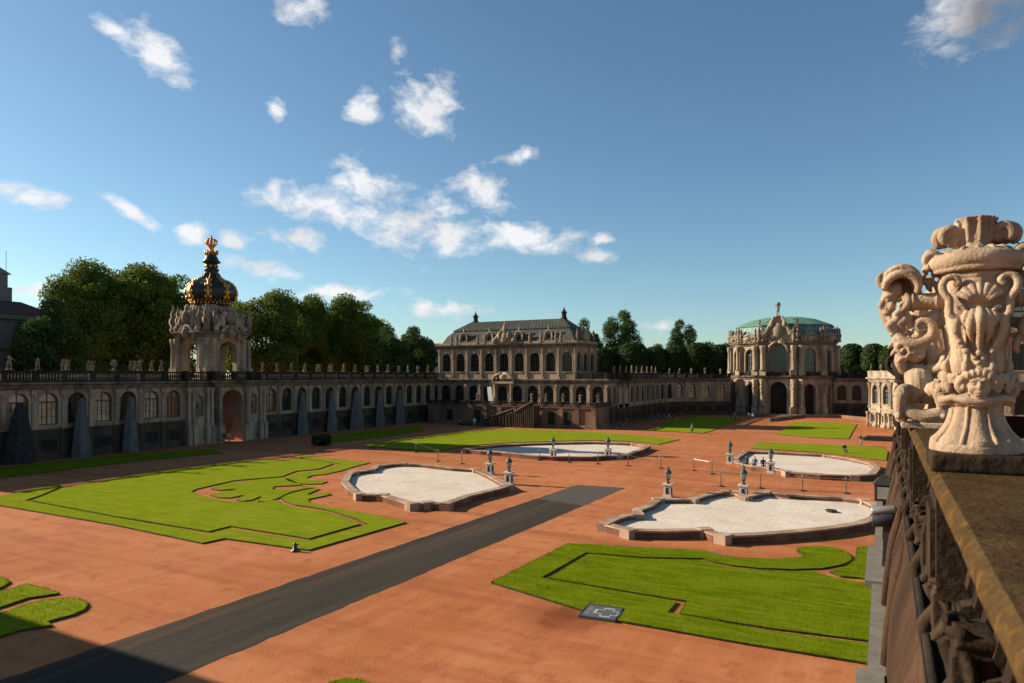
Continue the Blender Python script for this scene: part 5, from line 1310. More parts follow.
def cord(pts, label, z=1.2, thick=0.018, name='barrier_rail', mat='metal_grey', sag=0.0):
    mb = MB(); ps = [g(*p) for p in pts]; line = []
    for a, b in zip(ps, ps[1:]):
        for k in range(6):
            t = k/6; line.append((a[0]+(b[0]-a[0])*t, a[1]+(b[1]-a[1])*t, z - sag*4*t*(1-t)))
    line.append((ps[-1][0],ps[-1][1],z)); mb.tube(line, thick, 6)
    tag(link(name, mb.mesh(name, M[mat])), label, 'barrier rail', 'rails between the barrier posts')
cord([posts[7],posts[8],posts[9],posts[10]], 'thin metal rail behind the near right basin')
cord([posts[5],posts[6]], 'short pale rail left of the far right basin', thick=0.035, mat='white')
cord([posts[0],posts[1],posts[2],posts[3],posts[4]], 'sagging rail line in front of the far middle basin', sag=0.2, thick=0.02)
cord([posts[15],posts[14],posts[13],posts[12]], 'rail along the lawn edge behind the left basin', mat='metal')

# ---------------------------------------------------------------- plan sign, small things on the ground
q = [g(576.5,615,0.1), g(590,603.8,0.1), g(625.4,608.4,0.1), g(613.6,621.6,0.1)]
c = Vector((sum(p[0] for p in q)/4, sum(p[1] for p in q)/4)); ux = (Vector(q[2])-Vector(q[1])); w_ = ux.length; h_ = (Vector(q[1])-Vector(q[0])).length; ang = math.atan2(ux.y,ux.x)
t = thing('info_board', 'dark low board with a pale cross-shaped plan, lying at the lawn edge', 'sign', (c.x,c.y,0), rz=ang)
mb = MB(); mb.box(-w_/2,-h_/2,0,w_/2,h_/2,0.105); link('board', mb.mesh('board', M['sign_dark']), t)
mb = MB(); e = 0.02
mb.box(-w_/2,-h_/2,0.106,w_/2,-h_/2+0.05,0.118); mb.box(-w_/2,h_/2-0.05,0.106,w_/2,h_/2,0.118); mb.box(-w_/2,-h_/2+0.05,0.106,-w_/2+0.05,h_/2-0.05,0.118); mb.box(w_/2-0.05,-h_/2+0.05,0.106,w_/2,h_/2-0.05,0.118)
link('board_frame', mb.mesh('board_frame', M['metal']), t)
mb = MB()
def cross(s, o): 
    a, bq = 0.17*s, 0.42*s
    return [(-a+o,-bq*1.0),(a+o,-bq),(a+o,-a*1.2),(bq+o,-a*1.2),(bq+o,a*1.2),(a+o,a*1.2),(a+o,bq),(-a+o,bq),(-a+o,a*1.2),(-bq+o,a*1.2),(-bq+o,-a*1.2),(-a+o,-a*1.2)]
k_ = h_/1.15
A = cross(k_*0.98, w_*0.16); B = cross(k_*0.74, w_*0.16)
mb.add([(x,y,0.109) for x,y in A+B], [(i,(i+1)%12,12+(i+1)%12,12+i) for i in range(12)])
for r in range(5): mb.add([(-w_*0.42,h_*(0.3-0.13*r),0.109),(-w_*0.42+w_*(0.12+0.03*(r%3)),h_*(0.3-0.13*r),0.109),(-w_*0.42+w_*(0.12+0.03*(r%3)),h_*(0.27-0.13*r),0.109),(-w_*0.42,h_*(0.27-0.13*r),0.109)], [(0,1,2,3)])
link('plan_drawing', mb.mesh('plan_drawing', M['sign_line']), t)
mb = MB(); mb.lathe([(0.0,0.0),(0.3,0.0),(0.42,0.12),(0.36,0.16),(0.2,0.06),(0,0.05)], 14); mb.tube([(0,0,0.05),(0.1,0,0.2)],0.06,6)
x, y = g(831,512,0.2); tag(link('fountain_jet', mb.mesh('fountain_jet', M['metal']), None, (x,y,0.2)), 'small dark fountain nozzle bowl on the pale basin floor', 'fountain nozzle')
mb = MB(); mb.lathe([(0.26,0),(0.26,0.06),(0.12,0.12),(0.1,0.42),(0.05,0.5),(0,0.52)], 10); mb.tube([(0.0,0,0.3),(0.22,0.05,0.42)],0.04,6)
x, y = g(295,551.5); tag(link('hydrant', mb.mesh('hydrant', M['metal']), None, (x,y,0)), 'small dark hydrant stub at the front corner of the big lawn', 'hydrant')

# ---------------------------------------------------------------- people
CLOTH = {k: plain('cloth_'+k, c, 0.85, var=0.12, scale=8) for k, c in {'white':(0.70,0.68,0.65),'black':(0.02,0.02,0.022),'blue':(0.07,0.11,0.20),'red':(0.35,0.05,0.06),'grey':(0.18,0.18,0.18),'beige':(0.42,0.34,0.25),'denim':(0.07,0.09,0.14),'pink':(0.50,0.22,0.24)}.items()}
M['skin'] = plain('skin', (0.42,0.26,0.18), 0.6, var=0.05); M['hair'] = plain('hair_dark', (0.05,0.035,0.025), 0.7)
PERS = {}
def person_mesh(pose):
    if pose in PERS: return PERS[pose]
    mb = MB(); H = 1.72
    if pose in ('stand','walk'):
        figure(mb, H, 0.01 if pose == 'stand' else 0.03, (0.05,-0.06,-0.3), (0.05,0.04 if pose=='stand' else 0.12,-0.3), 0.03 if pose == 'stand' else 0.16, 1.0, drape=False)
    else:
        hip = Vector((0,0,0.5)); ch = Vector((0,0.02,0.92)); nk = Vector((0,-0.02,1.1)); hd = Vector((0,-0.04,1.24))
        limb(mb, [hip, (hip+ch)/2, ch, nk], [0.15,0.135,0.16,0.07], 10); mb.ball(hd,(0.09,0.1,0.12),10,8); mb.ball(hd+Vector((0,-0.1,-0.01)),(0.02,0.025,0.03),6,5)
        for s in (-1,1):
            limb(mb, [Vector((s*0.09,0,0.5)), Vector((s*0.13,-0.42,0.52)), Vector((s*0.12,-0.46,0.08))], [0.1,0.075,0.05], 8); mb.ball((s*0.12,-0.54,0.05),(0.05,0.12,0.05),7,5)
            limb(mb, [Vector((s*0.2,0.02,1.0)), Vector((s*0.25,-0.05,0.72)), Vector((s*0.12,-0.34,0.6))], [0.06,0.048,0.036], 7); mb.ball((s*0.12,-0.36,0.6),0.045,7,5)
    me = remesh(mb, [M['skin'],M['skin'],M['skin'],M['hair']], 0.028, 1, 0, 1, 'person')
    while len(me.materials) < 4: me.materials.append(M['skin'])
    sit = pose == 'sit'
    top = 1.24 if sit else 0.925*H
    for p in me.polygons:
        z = p.center.z; y = p.center.y; x = abs(p.center.x)
        if z > top + 0.02 or (z > top-0.07 and y > -0.0 and x < 0.12 and z > (1.12 if sit else 0.87*H)): i = 3
        elif z > (1.1 if sit else 0.845*H): i = 0
        elif sit: i = 1 if (z > 0.62 and y > -0.25) else (0 if (z > 0.57 and y < -0.27 and x < 0.17) else 2)
        else:
            hand = x > 0.13 and z < 0.56*H and z > 0.42*H
            i = 0 if hand else (1 if z > 0.53*H else 2)
        p.material_index = i
    PERS[pose] = me; return me
def person(px, py, pose, top, bottom, rz, label, z=0.0, hair=None):
    x, y = g(px, py, z)
    o = link('person', person_mesh(pose), None, (x,y,z)); o.rotation_euler = (0,0,rz)
    for i, mm in ((1,CLOTH[top]),(2,CLOTH[bottom])):
        o.material_slots[i].link = 'OBJECT'; o.material_slots[i].material = mm
    tag(o, label, 'person', 'people in the court')
person(861,446,'walk','black','grey',2.4,'person in black top walking with pale legs right of the back lawn')
person(844.5,453.5,'sit','black','black',0.4,'person in black sitting at the far edge of the right basin lawn')
person(692,433,'stand','grey','black',1.0,'person in grey standing alone on the lawn edge before the curved gallery')
person(626,427,'walk','red','denim',1.8,'person in red walking by the flat stone platform')
person(474.5,426,'stand','white','beige',0.2,'person in white standing near the foot of the terrace stairs')
person(460,425.5,'sit','grey','black',0.5,'person in grey sitting left of the one in white')
for i,(px,py,po,a,b_) in enumerate([(578,427.5,'walk','white','black'),(583,428,'stand','beige','denim'),(588,427.5,'stand','black','beige')]):
    person(px,py,po,a,b_,0.4*i,['person in white shirt, left of three before the terrace wall','person in beige top, middle of three before the terrace wall','person in black top, right of three before the terrace wall'][i])
for i,(px,py,a,b_) in enumerate([(654,421,'blue','denim'),(659,420,'grey','black'),(664,420.5,'blue','black'),(669,419.5,'white','denim'),(673,420.5,'black','grey')]):
    person(px,py,'sit',a,b_,0.3+0.5*i,f'person in {a} sitting in the shaded group by the curved gallery, {ORD[i]} from left')
for i,(px,py,a,b_,po) in enumerate([(731,420,'black','denim','stand'),(735,420,'grey','black','stand'),(749,420,'blue','black','walk'),(753,420.3,'white','denim','stand'),(859.5-15,415,'beige','black','stand')]):
    person(px,py,po,a,b_,1.2*i,['person in black standing at the left of the entrance steps','person in grey standing beside the one in black at the steps','person in blue walking up to the entrance steps','person in white standing near the middle of the entrance steps','person in beige standing under the shaded right arcade'][i])
for i,(px,py,a,b_) in enumerate([(747,468,'black','denim'),(755,469,'blue','black'),(763,470,'black','black')]):
    person(px,py,'sit',a,b_,-0.6+0.5*i,['person in black sitting left of two others on the far right basin kerb','person in blue sitting in the middle of the far right basin kerb','person all in black sitting on the kerb next to the lantern'][i], z=0.1)
person(229,443.5,'stand','beige','denim',1.2,'person in beige standing in the sunlit gate passage')
person(224,443.5,'stand','black','grey',2.2,'person in black standing beside the gate passage')
mb = MB(); mb.lathe([(0.35,0),(0.42,0.1),(0.45,0.8),(0.4,0.95),(0.2,1.05),(0,1.08)], 12); x,y = g(205.5,443.5)
tag(link('litter_bin', mb.mesh('litter_bin', M['white']), None, (x,y,0)), 'round pale bin against the dark wall left of the gate', 'bin')
mb = MB(); 
for k in range(420):
    a = rnd.uniform(0,2*PI); r = rnd.uniform(0.5,1.1); z = rnd.uniform(0.2,1.5); s = 0.16
    c_ = Vector((r*math.cos(a)*1.3, r*math.sin(a), z)); d1 = Vector((rnd.gauss(0,1),rnd.gauss(0,1),rnd.gauss(0,1))).normalized(); d2 = d1.cross(Vector((rnd.gauss(0,1),rnd.gauss(0,1),rnd.gauss(0,1)))).normalized()
    mb.add([c_-d1*s-d2*s,c_+d1*s-d2*s,c_+d1*s+d2*s,c_-d1*s+d2*s],[(0,1,2,3)])
mb.ball((0,0,0.7),(0.85,0.65,0.7),8,6)
x,y = g(321.5,445.5); tag(link('shrub', mb.mesh('shrub', M['leaf_hedge']), None, (x,y,0)), 'dark rounded shrub standing in the shade near the second cover', 'shrub')
cover(20, 0, 'leftmost cover, dark and soot-coloured, at the picture edge of the gallery', 1.5, 6.9, 'dark_cover')

# ---------------------------------------------------------------- trees
def leaf_cloud(mb, blobs, n, size, rr, shell=0.55, up=0.25, mi=0):
    tot = sum(b[3]**2 for b in blobs)
    for (x,y,z,r) in blobs:
        for _ in range(max(8,int(n*r*r/tot))):
            d = Vector((rr.gauss(0,1),rr.gauss(0,1),rr.gauss(0,1)+up*0.5)).normalized()
            q = Vector((x,y,z)) + Vector((d.x,d.y,d.z*0.8)) * r*(shell+(1.25-shell)*rr.random()**0.8)
            nrm = (d*0.7 + Vector((rr.gauss(0,1),rr.gauss(0,1),rr.gauss(0,1)))*0.6).normalized()
            t = nrm.cross(Vector((rr.gauss(0,1),rr.gauss(0,1),rr.gauss(0,1)))); 
            if t.length < 1e-3: continue
            t.normalize(); w = nrm.cross(t); s = size*rr.uniform(0.6,1.25)
            mb.add([q-t*s, q-w*s*0.55+nrm*s*0.15, q+t*s, q+w*s*0.55+nrm*s*0.15], [(0,1,2,3)], mi)
def crown_blobs(rx, ry, rz, zc, n, rr, rmin, rmax):
    out = []
    for _ in range(n):
        d = Vector((rr.gauss(0,1),rr.gauss(0,1),rr.gauss(0,1))).normalized(); k = rr.random()**0.4
        k = 0.25+0.68*k
        out.append((d.x*rx*k, d.y*ry*k, zc+d.z*rz*k, rr.uniform(rmin,rmax)))
    return out
TREE = {}
def make_tree(kind, rx, ry, H, z0, seed, nblob, nleaf, size, rmin, rmax, mat):
    rr = random.Random(seed); crown = MB(); zc = (H+z0)/2; rz = (H-z0)/2
    bl = crown_blobs(rx-rmin, ry-rmin, rz-rmin*0.7, zc, nblob, rr, rmin, rmax)
    leaf_cloud(crown, bl, nleaf, size, rr)
    tr = MB(); tr.tube([(0,0,0),(0.1,0,z0*0.6),(0.05,0.1,zc*0.8),(0,0,zc+rz*0.3)], [0.55,0.42,0.32,0.1], 8)
    for b in bl[::2]:
        m = Vector((b[0]*0.4,b[1]*0.4,(b[2]+z0)/2)); tr.tube([(0.05,0,min(b[2]-1,z0+1)), m, (b[0],b[1],b[2])], [0.2,0.14,0.05], 5)
    return crown.mesh('crown', mat), tr.mesh('trunk', M['bark'])
def tree(key, loc, rz, label, group, sc=(1,1,1), name='tree'):
    t = thing(name, label, 'tree', loc, group, rz=rz); t.scale = sc
    link('crown', TREE[key][0], t); link('trunk', TREE[key][1], t); return t
TREE['big'] = make_tree('big', 11.5, 11, 27, 5, 11, 95, 62000, 0.29, 1.3, 3.2, M['leaf'])
TREE['big_b'] = make_tree('big_b', 9.5, 9.5, 27, 5, 23, 80, 48000, 0.29, 1.2, 3.0, M['leaf'])
TREE['mid'] = make_tree('mid', 7, 7, 20, 3, 37, 55, 26000, 0.27, 1.0, 2.3, M['leaf_dark'])
TREE['open'] = make_tree('open', 7.2, 7, 29, 9, 41, 52, 17000, 0.28, 0.9, 2.2, M['leaf_dark'])
TREE['clipped'] = None
def clipped(seed):
    rr = random.Random(seed); c = MB()
    for k in range(5200):
        d = Vector((rr.gauss(0,1),rr.gauss(0,1),rr.gauss(0,1))).normalized()
        p = 2.6; n_ = (abs(d.x)**p+abs(d.y)**p+abs(d.z)**p)**(1/p); d2 = d/n_
        q = Vector((d2.x*3.1, d2.y*3.1, 13.6+d2.z*4.4))*1.0
        q += d*rr.uniform(-0.35,0.12); s = 0.24*rr.uniform(.7,1.3)
        nrm = (d+Vector((rr.gauss(0,1),rr.gauss(0,1),rr.gauss(0,1)))*0.5).normalized(); t = nrm.cross(Vector((rr.gauss(0,1),rr.gauss(0,1),rr.gauss(0,1)))).normalized(); w = nrm.cross(t)
        c.add([q-t*s,q-w*s*.7,q+t*s,q+w*s*.7],[(0,1,2,3)])
    c.ball((0,0,13.6),(2.6,2.6,3.9),12,9)
    t = MB(); t.tube([(0,0,0),(0,0,10)],[0.35,0.25],8)
    return c.mesh('crown', M['leaf_hedge']), t.mesh('trunk', M['bark'])
TREE['clipped'] = clipped(5)
def at_px(px, X=None, Y=None):
    return (X, onX(px,X)) if X is not None else (onY(px,Y), Y)
def sc_for(loc, top_px, H0, w=1.0):
    d = CY*loc[1]-SY*loc[0]; H = EYE + (HORZ-top_px)*d/FOC; s = H/H0; return (w, w, s)
gB = 'tall trees behind the long gallery'
for (px, X, top, key, w, lab) in [(82,-145,274,'big_b',0.91,'tall leafy tree left of the broad tallest one, beside the town house'),(118,-149,257,'big',1.27,'broad tallest green tree left of the gilded crown'),(158,-149,264,'big_b',1.27,'green tree partly hidden behind the gate tower, left of the crown'),
        (48,-111,297,'mid',0.8,'smaller green tree standing against the town house at the left edge'),
        (262,-146,287,'big_b',1.27,'tall green tree just right of the crowned gate'),(305,-150,291,'big',1.08,'green tree second right of the crowned gate'),(350,-145,293,'big_b',1.21,'tall green tree third right of the gate'),
        (390,-110,326,'mid',0.95,'lower dark tree where the row of tall trees steps down'),(412,-112,327,'mid',0.9,'last dark tree of the row before the pale building'),
        (330,-158,305,'big_b',1.25,'green tree in the second row right of the gate'), (374,-152,318,'big_b',1.06,'dark tree filling the gap behind the third right tree'),(418,-118,327,'mid',0.8,'small dark tree left of the pale modern building')]:
    p = at_px(px, X=X); tree(key, (p[0],p[1],0), rnd.uniform(0,6), lab, gB, sc_for(p, top, 27 if 'big' in key else 20, w))
gC = 'trees behind the curved gallery'
for (px, Y, top, key, w, lab) in [(620,196,309,'open',0.95,'tall airy tree right of the mansard roof'),(587,190,319,'mid',0.8,'dark tree peeping out behind the mansard roof'),(683,205,318,'open',0.72,'tall dark tree left of the green-roofed pavilion'),
        (705,203,342,'mid',0.95,'low wide dark tree between the tall one and the pavilion'),(726,208,343,'mid',0.8,'dark low tree touching the left of the green-roofed pavilion'),(655,208,344,'mid',0.8,'low dark tree between the two tall airy trees')]:
    p = at_px(px, Y=Y); tree(key, (p[0],p[1],0), rnd.uniform(0,6), lab, gC, sc_for(p, top, {'open':29,'mid':20}[key], w))
gD = 'clipped trees behind the galleries'
for i, (px, Y, top, w) in enumerate([(602,175,348,1.1),(614,183,347,1.1),(633,178,342.5,1.25),(655,184,347,1.1),(676,187,346,1.25),(697,188,343,1.2),(718,190,345,1.3)]):
    p = at_px(px, Y=Y); tree('clipped', (p[0],p[1],0), rnd.uniform(0,6), f'dark clipped rounded tree behind the curved gallery, {ORD[i]} from the left', gD, sc_for(p, top, 18, w), 'clipped_tree')
for i, (px, Y, top, w) in enumerate([(852,205,344,0.98),(873.5,203,344,1.0),(892,201,345,0.98)]):
    p = at_px(px, Y=Y); tree('clipped', (p[0],p[1],0), rnd.uniform(0,6), f'round clipped tree above the right arcade, {ORD[i]} from the left', gD, sc_for(p, top, 18, w), 'clipped_tree')
for i, (px, Y, top) in enumerate([(842,196,364),(858,196,365),(874,195,364),(889,195,365),(907,195,362),(925,196,360)]):
    p = at_px(px, Y=Y); tree('mid', (p[0],p[1],0), rnd.uniform(0,6), f'low leafy shrub tree over the right arcade, {ORD[i]} from the left', 'shrub trees over the right arcade', sc_for(p, top, 20, 0.45))

# ---------------------------------------------------------------- buildings beyond
b = Bld('town_house', 'grey classical building with dark red roof at the left edge', 'building', (-122,50,0))
w = b.mb('wall'); w.box(-136,20,0,-118.4,60.6,14.0); 
wall_run(b, (-118,28),(-118,61), 9, 0, 14.0, 2.1, 9.0, 12.2, win=1, glass='glass', pil=False, frame='frame_pale'); w.box(-119,60.6,0,-118,61,14)
b.mb('cornice').box(-137,19,14.0,-117.4,61.6,14.8); w.box(-136,20,14.8,-118.2,61,18.6); b.mb('cornice').box(-137,19,18.6,-117.2,62,19.4)
r_ = b.mb('roof'); r_.frustum(-127.1,40.5,19.4,21.6,10.2,21.8,6.5,17.5)
tw = b.mb('turret'); p = at_px(-6, X=-124); tw.box(p[0]-1.6,p[1]-2.6,20,p[0]+1.6,p[1]+1.2,26.0); tw.frustum(p[0],p[1]-.7,26.0,27.4,2.0,2.3,0.6,0.8); tw.box(p[0]-1.2,p[1]+1.2,20,p[0]+1.2,p[1]+2.0,24.0); tw.tube([(p[0],p[1]+1.7,20),(p[0],p[1]+1.7,30)],0.04,5)
b.done(dict(MATS, wall=M['plaster'], cornice=M['plaster'], roof=M['roof_red'], turret=M['plaster']))
b = Bld('modern_block', 'pale modern building with grey upper floor seen past the last tree', 'building', (-125,175,0))
p = at_px(433, Y=178); w = b.mb('wall'); w.box(p[0]-9,178,0,p[0]+2.6,186,15.4); b.mb('roof').box(p[0]-8.5,178.6,15.4,p[0]+2.2,186,20.0)
rc = b.mb('recess')
for k in range(3): rc.box(p[0]-2.3,177.96,14.0-k*3.4-1.6,p[0]+2.2,178.02,14.0-k*3.4)
for k in range(2): rc.box(p[0]-3,178.5,16.2+1.9*k,p[0]+2,178.62,17.3+1.9*k)
b.done(dict(MATS, wall=M['plaster_pale'], roof=M['plaster'], recess=M['glass']))

# ---------------------------------------------------------------- our own balustrade, gallery edge, urn
YN0, YN1 = 0.7, 20.6
b = Bld('near_gallery', 'roof edge of the gallery under the viewer with brown sloping cornice and grey ledge', 'gallery', (0.3,13,0))
b.mb('wall').box(0.03,YN0,0,9.0,YN1,6.85); b.mb('wall').box(0.9,YN0,6.85,9.0,YN1,8.3)
b.mb('ledge').box(-0.155,YN0,6.85,0.9,YN1,7.0)
for (y0, y1) in ((11.1,13.4),(6.0,7.75)): b.mb('ledge').box(-0.25,y0,6.95,0.0,y1,7.04)
wt = b.mb('weathering')
prof = [(0.9,7.01),(0.9,8.28),(0.215,8.28),(0.18,8.1),(0.12,7.9),(0.07,7.7),(0.035,7.4),(0.015,7.01)]
ys = [YN0 + (YN1-YN0)*k/130 for k in range(131)]
vs = []; n = len(prof)
for y in ys:
    ph = (y % 3.1)/3.1
    for (x, z) in prof: vs.append((x + (0.02*math.sin(2*PI*y/3.1) if x < 0.3 else 0), y, z + (0.05*math.sin(2*PI*y/3.1+1) if x < 0.2 else 0)))
wt.add(vs, [(k*n+j,(k+1)*n+j,(k+1)*n+(j+1)%n,k*n+(j+1)%n) for k in range(130) for j in range(n)] + [tuple(range(n)), tuple(range(131*n-1,130*n-1,-1))])
for k in range(6):      # raised curved ribs of stone across the slope
    y = 7.9 + k*2.05
    for dy, r in ((0,0.05),(0.28,0.035)):
        wt.tube([(0.02,y+dy,7.05),(0.05,y+dy+0.06,7.45),(0.09,y+dy+0.16,7.75),(0.14,y+dy+0.3,7.95),(0.2,y+dy+0.5,8.2)], [r*1.2,r*1.2,r,r,r], 7)
b.done({'wall': M['stone'], 'ledge': M['ledge'], 'weathering': M['weathering']})
t = thing('balustrade', 'lichen-covered stone balustrade running away under the urn', 'balustrade', (0.53,13,8.28), world=True)
rail = MB(); xl, xr = 0.256, 0.83
rp = [(xl+0.05,9.24),(xl+0.015,9.28),(xl,9.325),(xl+0.008,9.37),(xl+0.04,9.4),(xr-0.04,9.4),(xr,9.36),(xr,9.27),(xr-0.05,9.24)]
vs = []; n = len(rp); ny = 300
for k in range(ny+1):
    y = YN0 + (YN1-YN0)*(k/ny)**1.5
    for (x, z) in rp:
        d = 0.006*mnoise.noise(Vector((x*6,y*5,z*6))) + 0.004*mnoise.noise(Vector((x*20,y*18,z*20)))
        vs.append((x-(d if x < 0.4 else 0), y, z+(d if z > 9.38 else 0)))
rail.add(vs, [(k*n+j,k*n+(j+1)%n,(k+1)*n+(j+1)%n,(k+1)*n+j) for k in range(ny) for j in range(n)] + [tuple(range(n-1,-1,-1)), tuple(range(ny*n,(ny+1)*n))])
link('rail', rail.mesh('rail', M['rail']), t)
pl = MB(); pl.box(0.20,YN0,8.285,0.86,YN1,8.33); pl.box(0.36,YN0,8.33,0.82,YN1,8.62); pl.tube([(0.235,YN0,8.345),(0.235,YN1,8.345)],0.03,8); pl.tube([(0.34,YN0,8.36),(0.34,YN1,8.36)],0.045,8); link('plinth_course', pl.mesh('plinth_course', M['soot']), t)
# balusters: flat carved scrolls under the rail
bm_ = MB()
bp_ = [(-0.19,0.0),(0.19,0.0),(0.19,0.06),(0.13,0.08),(0.17,0.16),(0.15,0.25),(0.08,0.32),(0.09,0.4),(0.16,0.5),(0.19,0.56),(0.19,0.625),(-0.19,0.625),(-0.19,0.56),(-0.16,0.5),(-0.09,0.4),(-0.08,0.32),(-0.15,0.25),(-0.17,0.16),(-0.13,0.08),(-0.19,0.06)]
nb_ = len(bp_)
bm_.add([(x,-0.07,z) for x,z in bp_]+[(x,0.07,z) for x,z in bp_], [(i,(i+1)%nb_,nb_+(i+1)%nb_,nb_+i) for i in range(nb_)]+[tuple(range(nb_)),tuple(range(2*nb_-1,nb_-1,-1))])
bm_.box(-0.205,-0.085,0.0,0.205,0.085,0.05); bm_.box(-0.205,-0.085,0.575,0.205,0.085,0.63)
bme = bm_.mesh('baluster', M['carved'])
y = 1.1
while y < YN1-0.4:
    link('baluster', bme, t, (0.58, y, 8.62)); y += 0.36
# pedestals under the ornaments
pd = MB(); pd.box(-0.27,-0.3,0,0.27,0.3,0.62); pd.box(-0.3,-0.22,0.08,0.3,0.22,0.54)
pme = pd.mesh('pedestal', M['carved'])
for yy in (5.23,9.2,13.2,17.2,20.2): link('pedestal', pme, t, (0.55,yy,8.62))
# scrolled blocks that stand outside the balusters, with a moulded cap
br_ = MB(); br_.cr = True
for k, (w0, z0, z1) in enumerate(((0.17,-0.02,0.06),(0.13,0.06,0.42),(0.15,0.42,0.47),(0.17,0.47,0.52))):
    br_.box(-0.10+0.01*k,-w0,z0,0.12,w0,z1)
br_.tube([(-0.10,0,0.02),(-0.14,0,0.1),(-0.10,0,0.2),(-0.05,0,0.3),(-0.09,0,0.4),(-0.12,0,0.46)], [0.05,0.06,0.05,0.045,0.05,0.04], 9)
for s_ in (-1,1):
    br_.tube([(-0.08,s_*0.13,0.04),(-0.02,s_*0.16,0.14),(0.02,s_*0.12,0.26),(0.0,s_*0.14,0.38),(-0.05,s_*0.12,0.46)], [0.035,0.04,0.035,0.035,0.03], 7)
    br_.tube([(0.02,s_*0.12,0.50),(-0.05,s_*0.15,0.53),(-0.11,s_*0.1,0.52)], [0.025,0.03,0.025], 7)
brm = remesh(br_, M['carved'], 0.009, 1, 0.0015, 30, 'bracket')
k = 0; yy = 2.35
while yy < YN1-0.5:
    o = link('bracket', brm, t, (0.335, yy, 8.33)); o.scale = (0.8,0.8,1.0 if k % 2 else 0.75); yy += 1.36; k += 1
# floodlights clamped on the gallery edge
def lantern_box():
    t = thing('floodlight', 'dark square lantern-shaped floodlight on the gallery edge', 'floodlight', (0.0,15.2,7.75))
    f = MB(); f.box(-0.17,-0.16,-0.2,0.17,0.16,0.12); f.frustum(0,0,0.12,0.24,0.2,0.19,0.1,0.1); f.frustum(0,0,0.24,0.3,0.07,0.07,0.05,0.05); f.box(-0.03,-0.03,-0.7,0.03,0.03,-0.2); f.box(-0.03,-0.03,-0.7,0.12,0.03,-0.62)
    link('housing', f.mesh('housing', M['metal']), t)
    f = MB(); f.box(-0.12,-0.175,-0.15,0.12,-0.161,0.08); link('lamp_glass', f.mesh('lamp_glass', M['lamp_glass']), t)
    t = thing('spotlight', 'pair of stacked tube spotlights, the top one silver, on the gallery edge', 'spotlight', (0.0,11.4,8.02))
    a = MB(); a.M = Matrix.Rotation(R(80),4,'Y') @ Matrix.Translation((0,0,-0.17)); a.lathe([(0.055,0),(0.06,0.02),(0.06,0.3),(0.045,0.33),(0.0,0.33)], 14); link('upper_tube', a.mesh('upper_tube', M['metal_grey']), t)
    a = MB(); a.M = Matrix.Translation((0.0,0,-0.14)) @ Matrix.Rotation(R(80),4,'Y') @ Matrix.Translation((0,0,-0.17)); a.lathe([(0.09,0),(0.1,0.02),(0.1,0.28),(0.07,0.32),(0.0,0.32)], 14); link('lower_tube', a.mesh('lower_tube', M['metal']), t)
    a = MB(); a.box(-0.02,-0.04,-0.75,0.08,0.04,-0.2); a.box(0.02,-0.08,-1.0,0.1,0.08,-0.7); link('bracket', a.mesh('bracket', M['metal']), t)
lantern_box()

def spiral(mb, c, ax, ay, r0, turns, rad, n=22, start=0.0, taper=0.6, sgn=1):
    c = Vector(c); ax = Vector(ax); ay = Vector(ay); pts = []; rs = []
    for i in range(n+1):
        t = i/n; a = start + sgn*2*PI*turns*t; r = r0*(1-0.85*t)
        pts.append(c + ax*r*math.cos(a) + ay*r*math.sin(a)); rs.append(rad*(1-(1-taper)*t))
    mb.tube(pts, rs, 8); mb.ball(c, rad*1.1, 8, 6)
def leaf(mb, pts, w, th=0.3):
    """a curling acanthus leaf: flattened tube with lobes"""
    n = len(pts)
    for i, p in enumerate(pts):
        s = math.sin(PI*(0.25+0.7*i/(n-1)))
        mb.ball(p, w*s, 8, 6)
    mb.tube(pts, [w*math.sin(PI*(0.25+0.7*i/(n-1)))*0.9 for i in range(n)], 8)
def mask(mb, c, d, s=1.0):
    """carved face looking along d (horizontal)"""
    c = Vector(c); d = Vector(d).normalized(); r = Vector((-d.y, d.x, 0)); z = Vector((0,0,1))
    def q(a, o, h): return c + r*a*s + d*o*s + z*h*s
    mb.ball(c, 0.07*s, 12, 9); mb.ball(q(0,0.012,-0.02), 0.062*s, 12, 9); mb.ball(q(0,0.03,-0.06),0.035*s,8,6)
    mb.ball(q(0,0.075,-0.008),(0.016*s,)*3,8,6); mb.tube([q(0,0.066,0.03),q(0,0.082,-0.006)],[0.009*s,0.014*s],6)
    mb.tube([q(-0.024,0.06,-0.043),q(0,0.07,-0.04),q(0.024,0.06,-0.043)],0.009*s,6); mb.tube([q(-0.02,0.058,-0.056),q(0,0.066,-0.057),q(0.02,0.058,-0.056)],0.008*s,6)
    for k in (-1,1):
        mb.ball(q(k*0.028,0.056,0.012),0.012*s,7,5); mb.tube([q(k*0.048,0.048,0.022),q(k*0.028,0.066,0.034),q(k*0.008,0.066,0.026)],0.009*s,6); mb.ball(q(k*0.036,0.046,-0.025),0.022*s,8,6)
        for j in range(6):
            a = 0.25+0.42*j; mb.ball(q(k*0.082*math.cos(a*0.9-0.6),0.01,0.07*math.sin(a*0.9-0.6)+0.02),0.03*s,7,5)
    for j in range(5): mb.ball(q((j-2)*0.028,0.03,0.075-0.004*(j-2)**2),0.026*s,7,5)
UX, UY, UZ = 0.51, 5.23, 9.4
urn = thing('carved_urn', 'large ornate sandstone urn with masks and scroll handle on the balustrade', 'urn', (UX,UY,UZ))
p = MB(); p.box(-0.255,-0.26,0,0.3,0.3,0.1); p.box(-0.25,-0.255,0.1,0.295,0.295,0.118)
link('plinth_block', remesh(p, M['carved'], 0.012, 1, 0.003, 16, 'plinth_block'), urn)
Z = Vector((0,0,1))
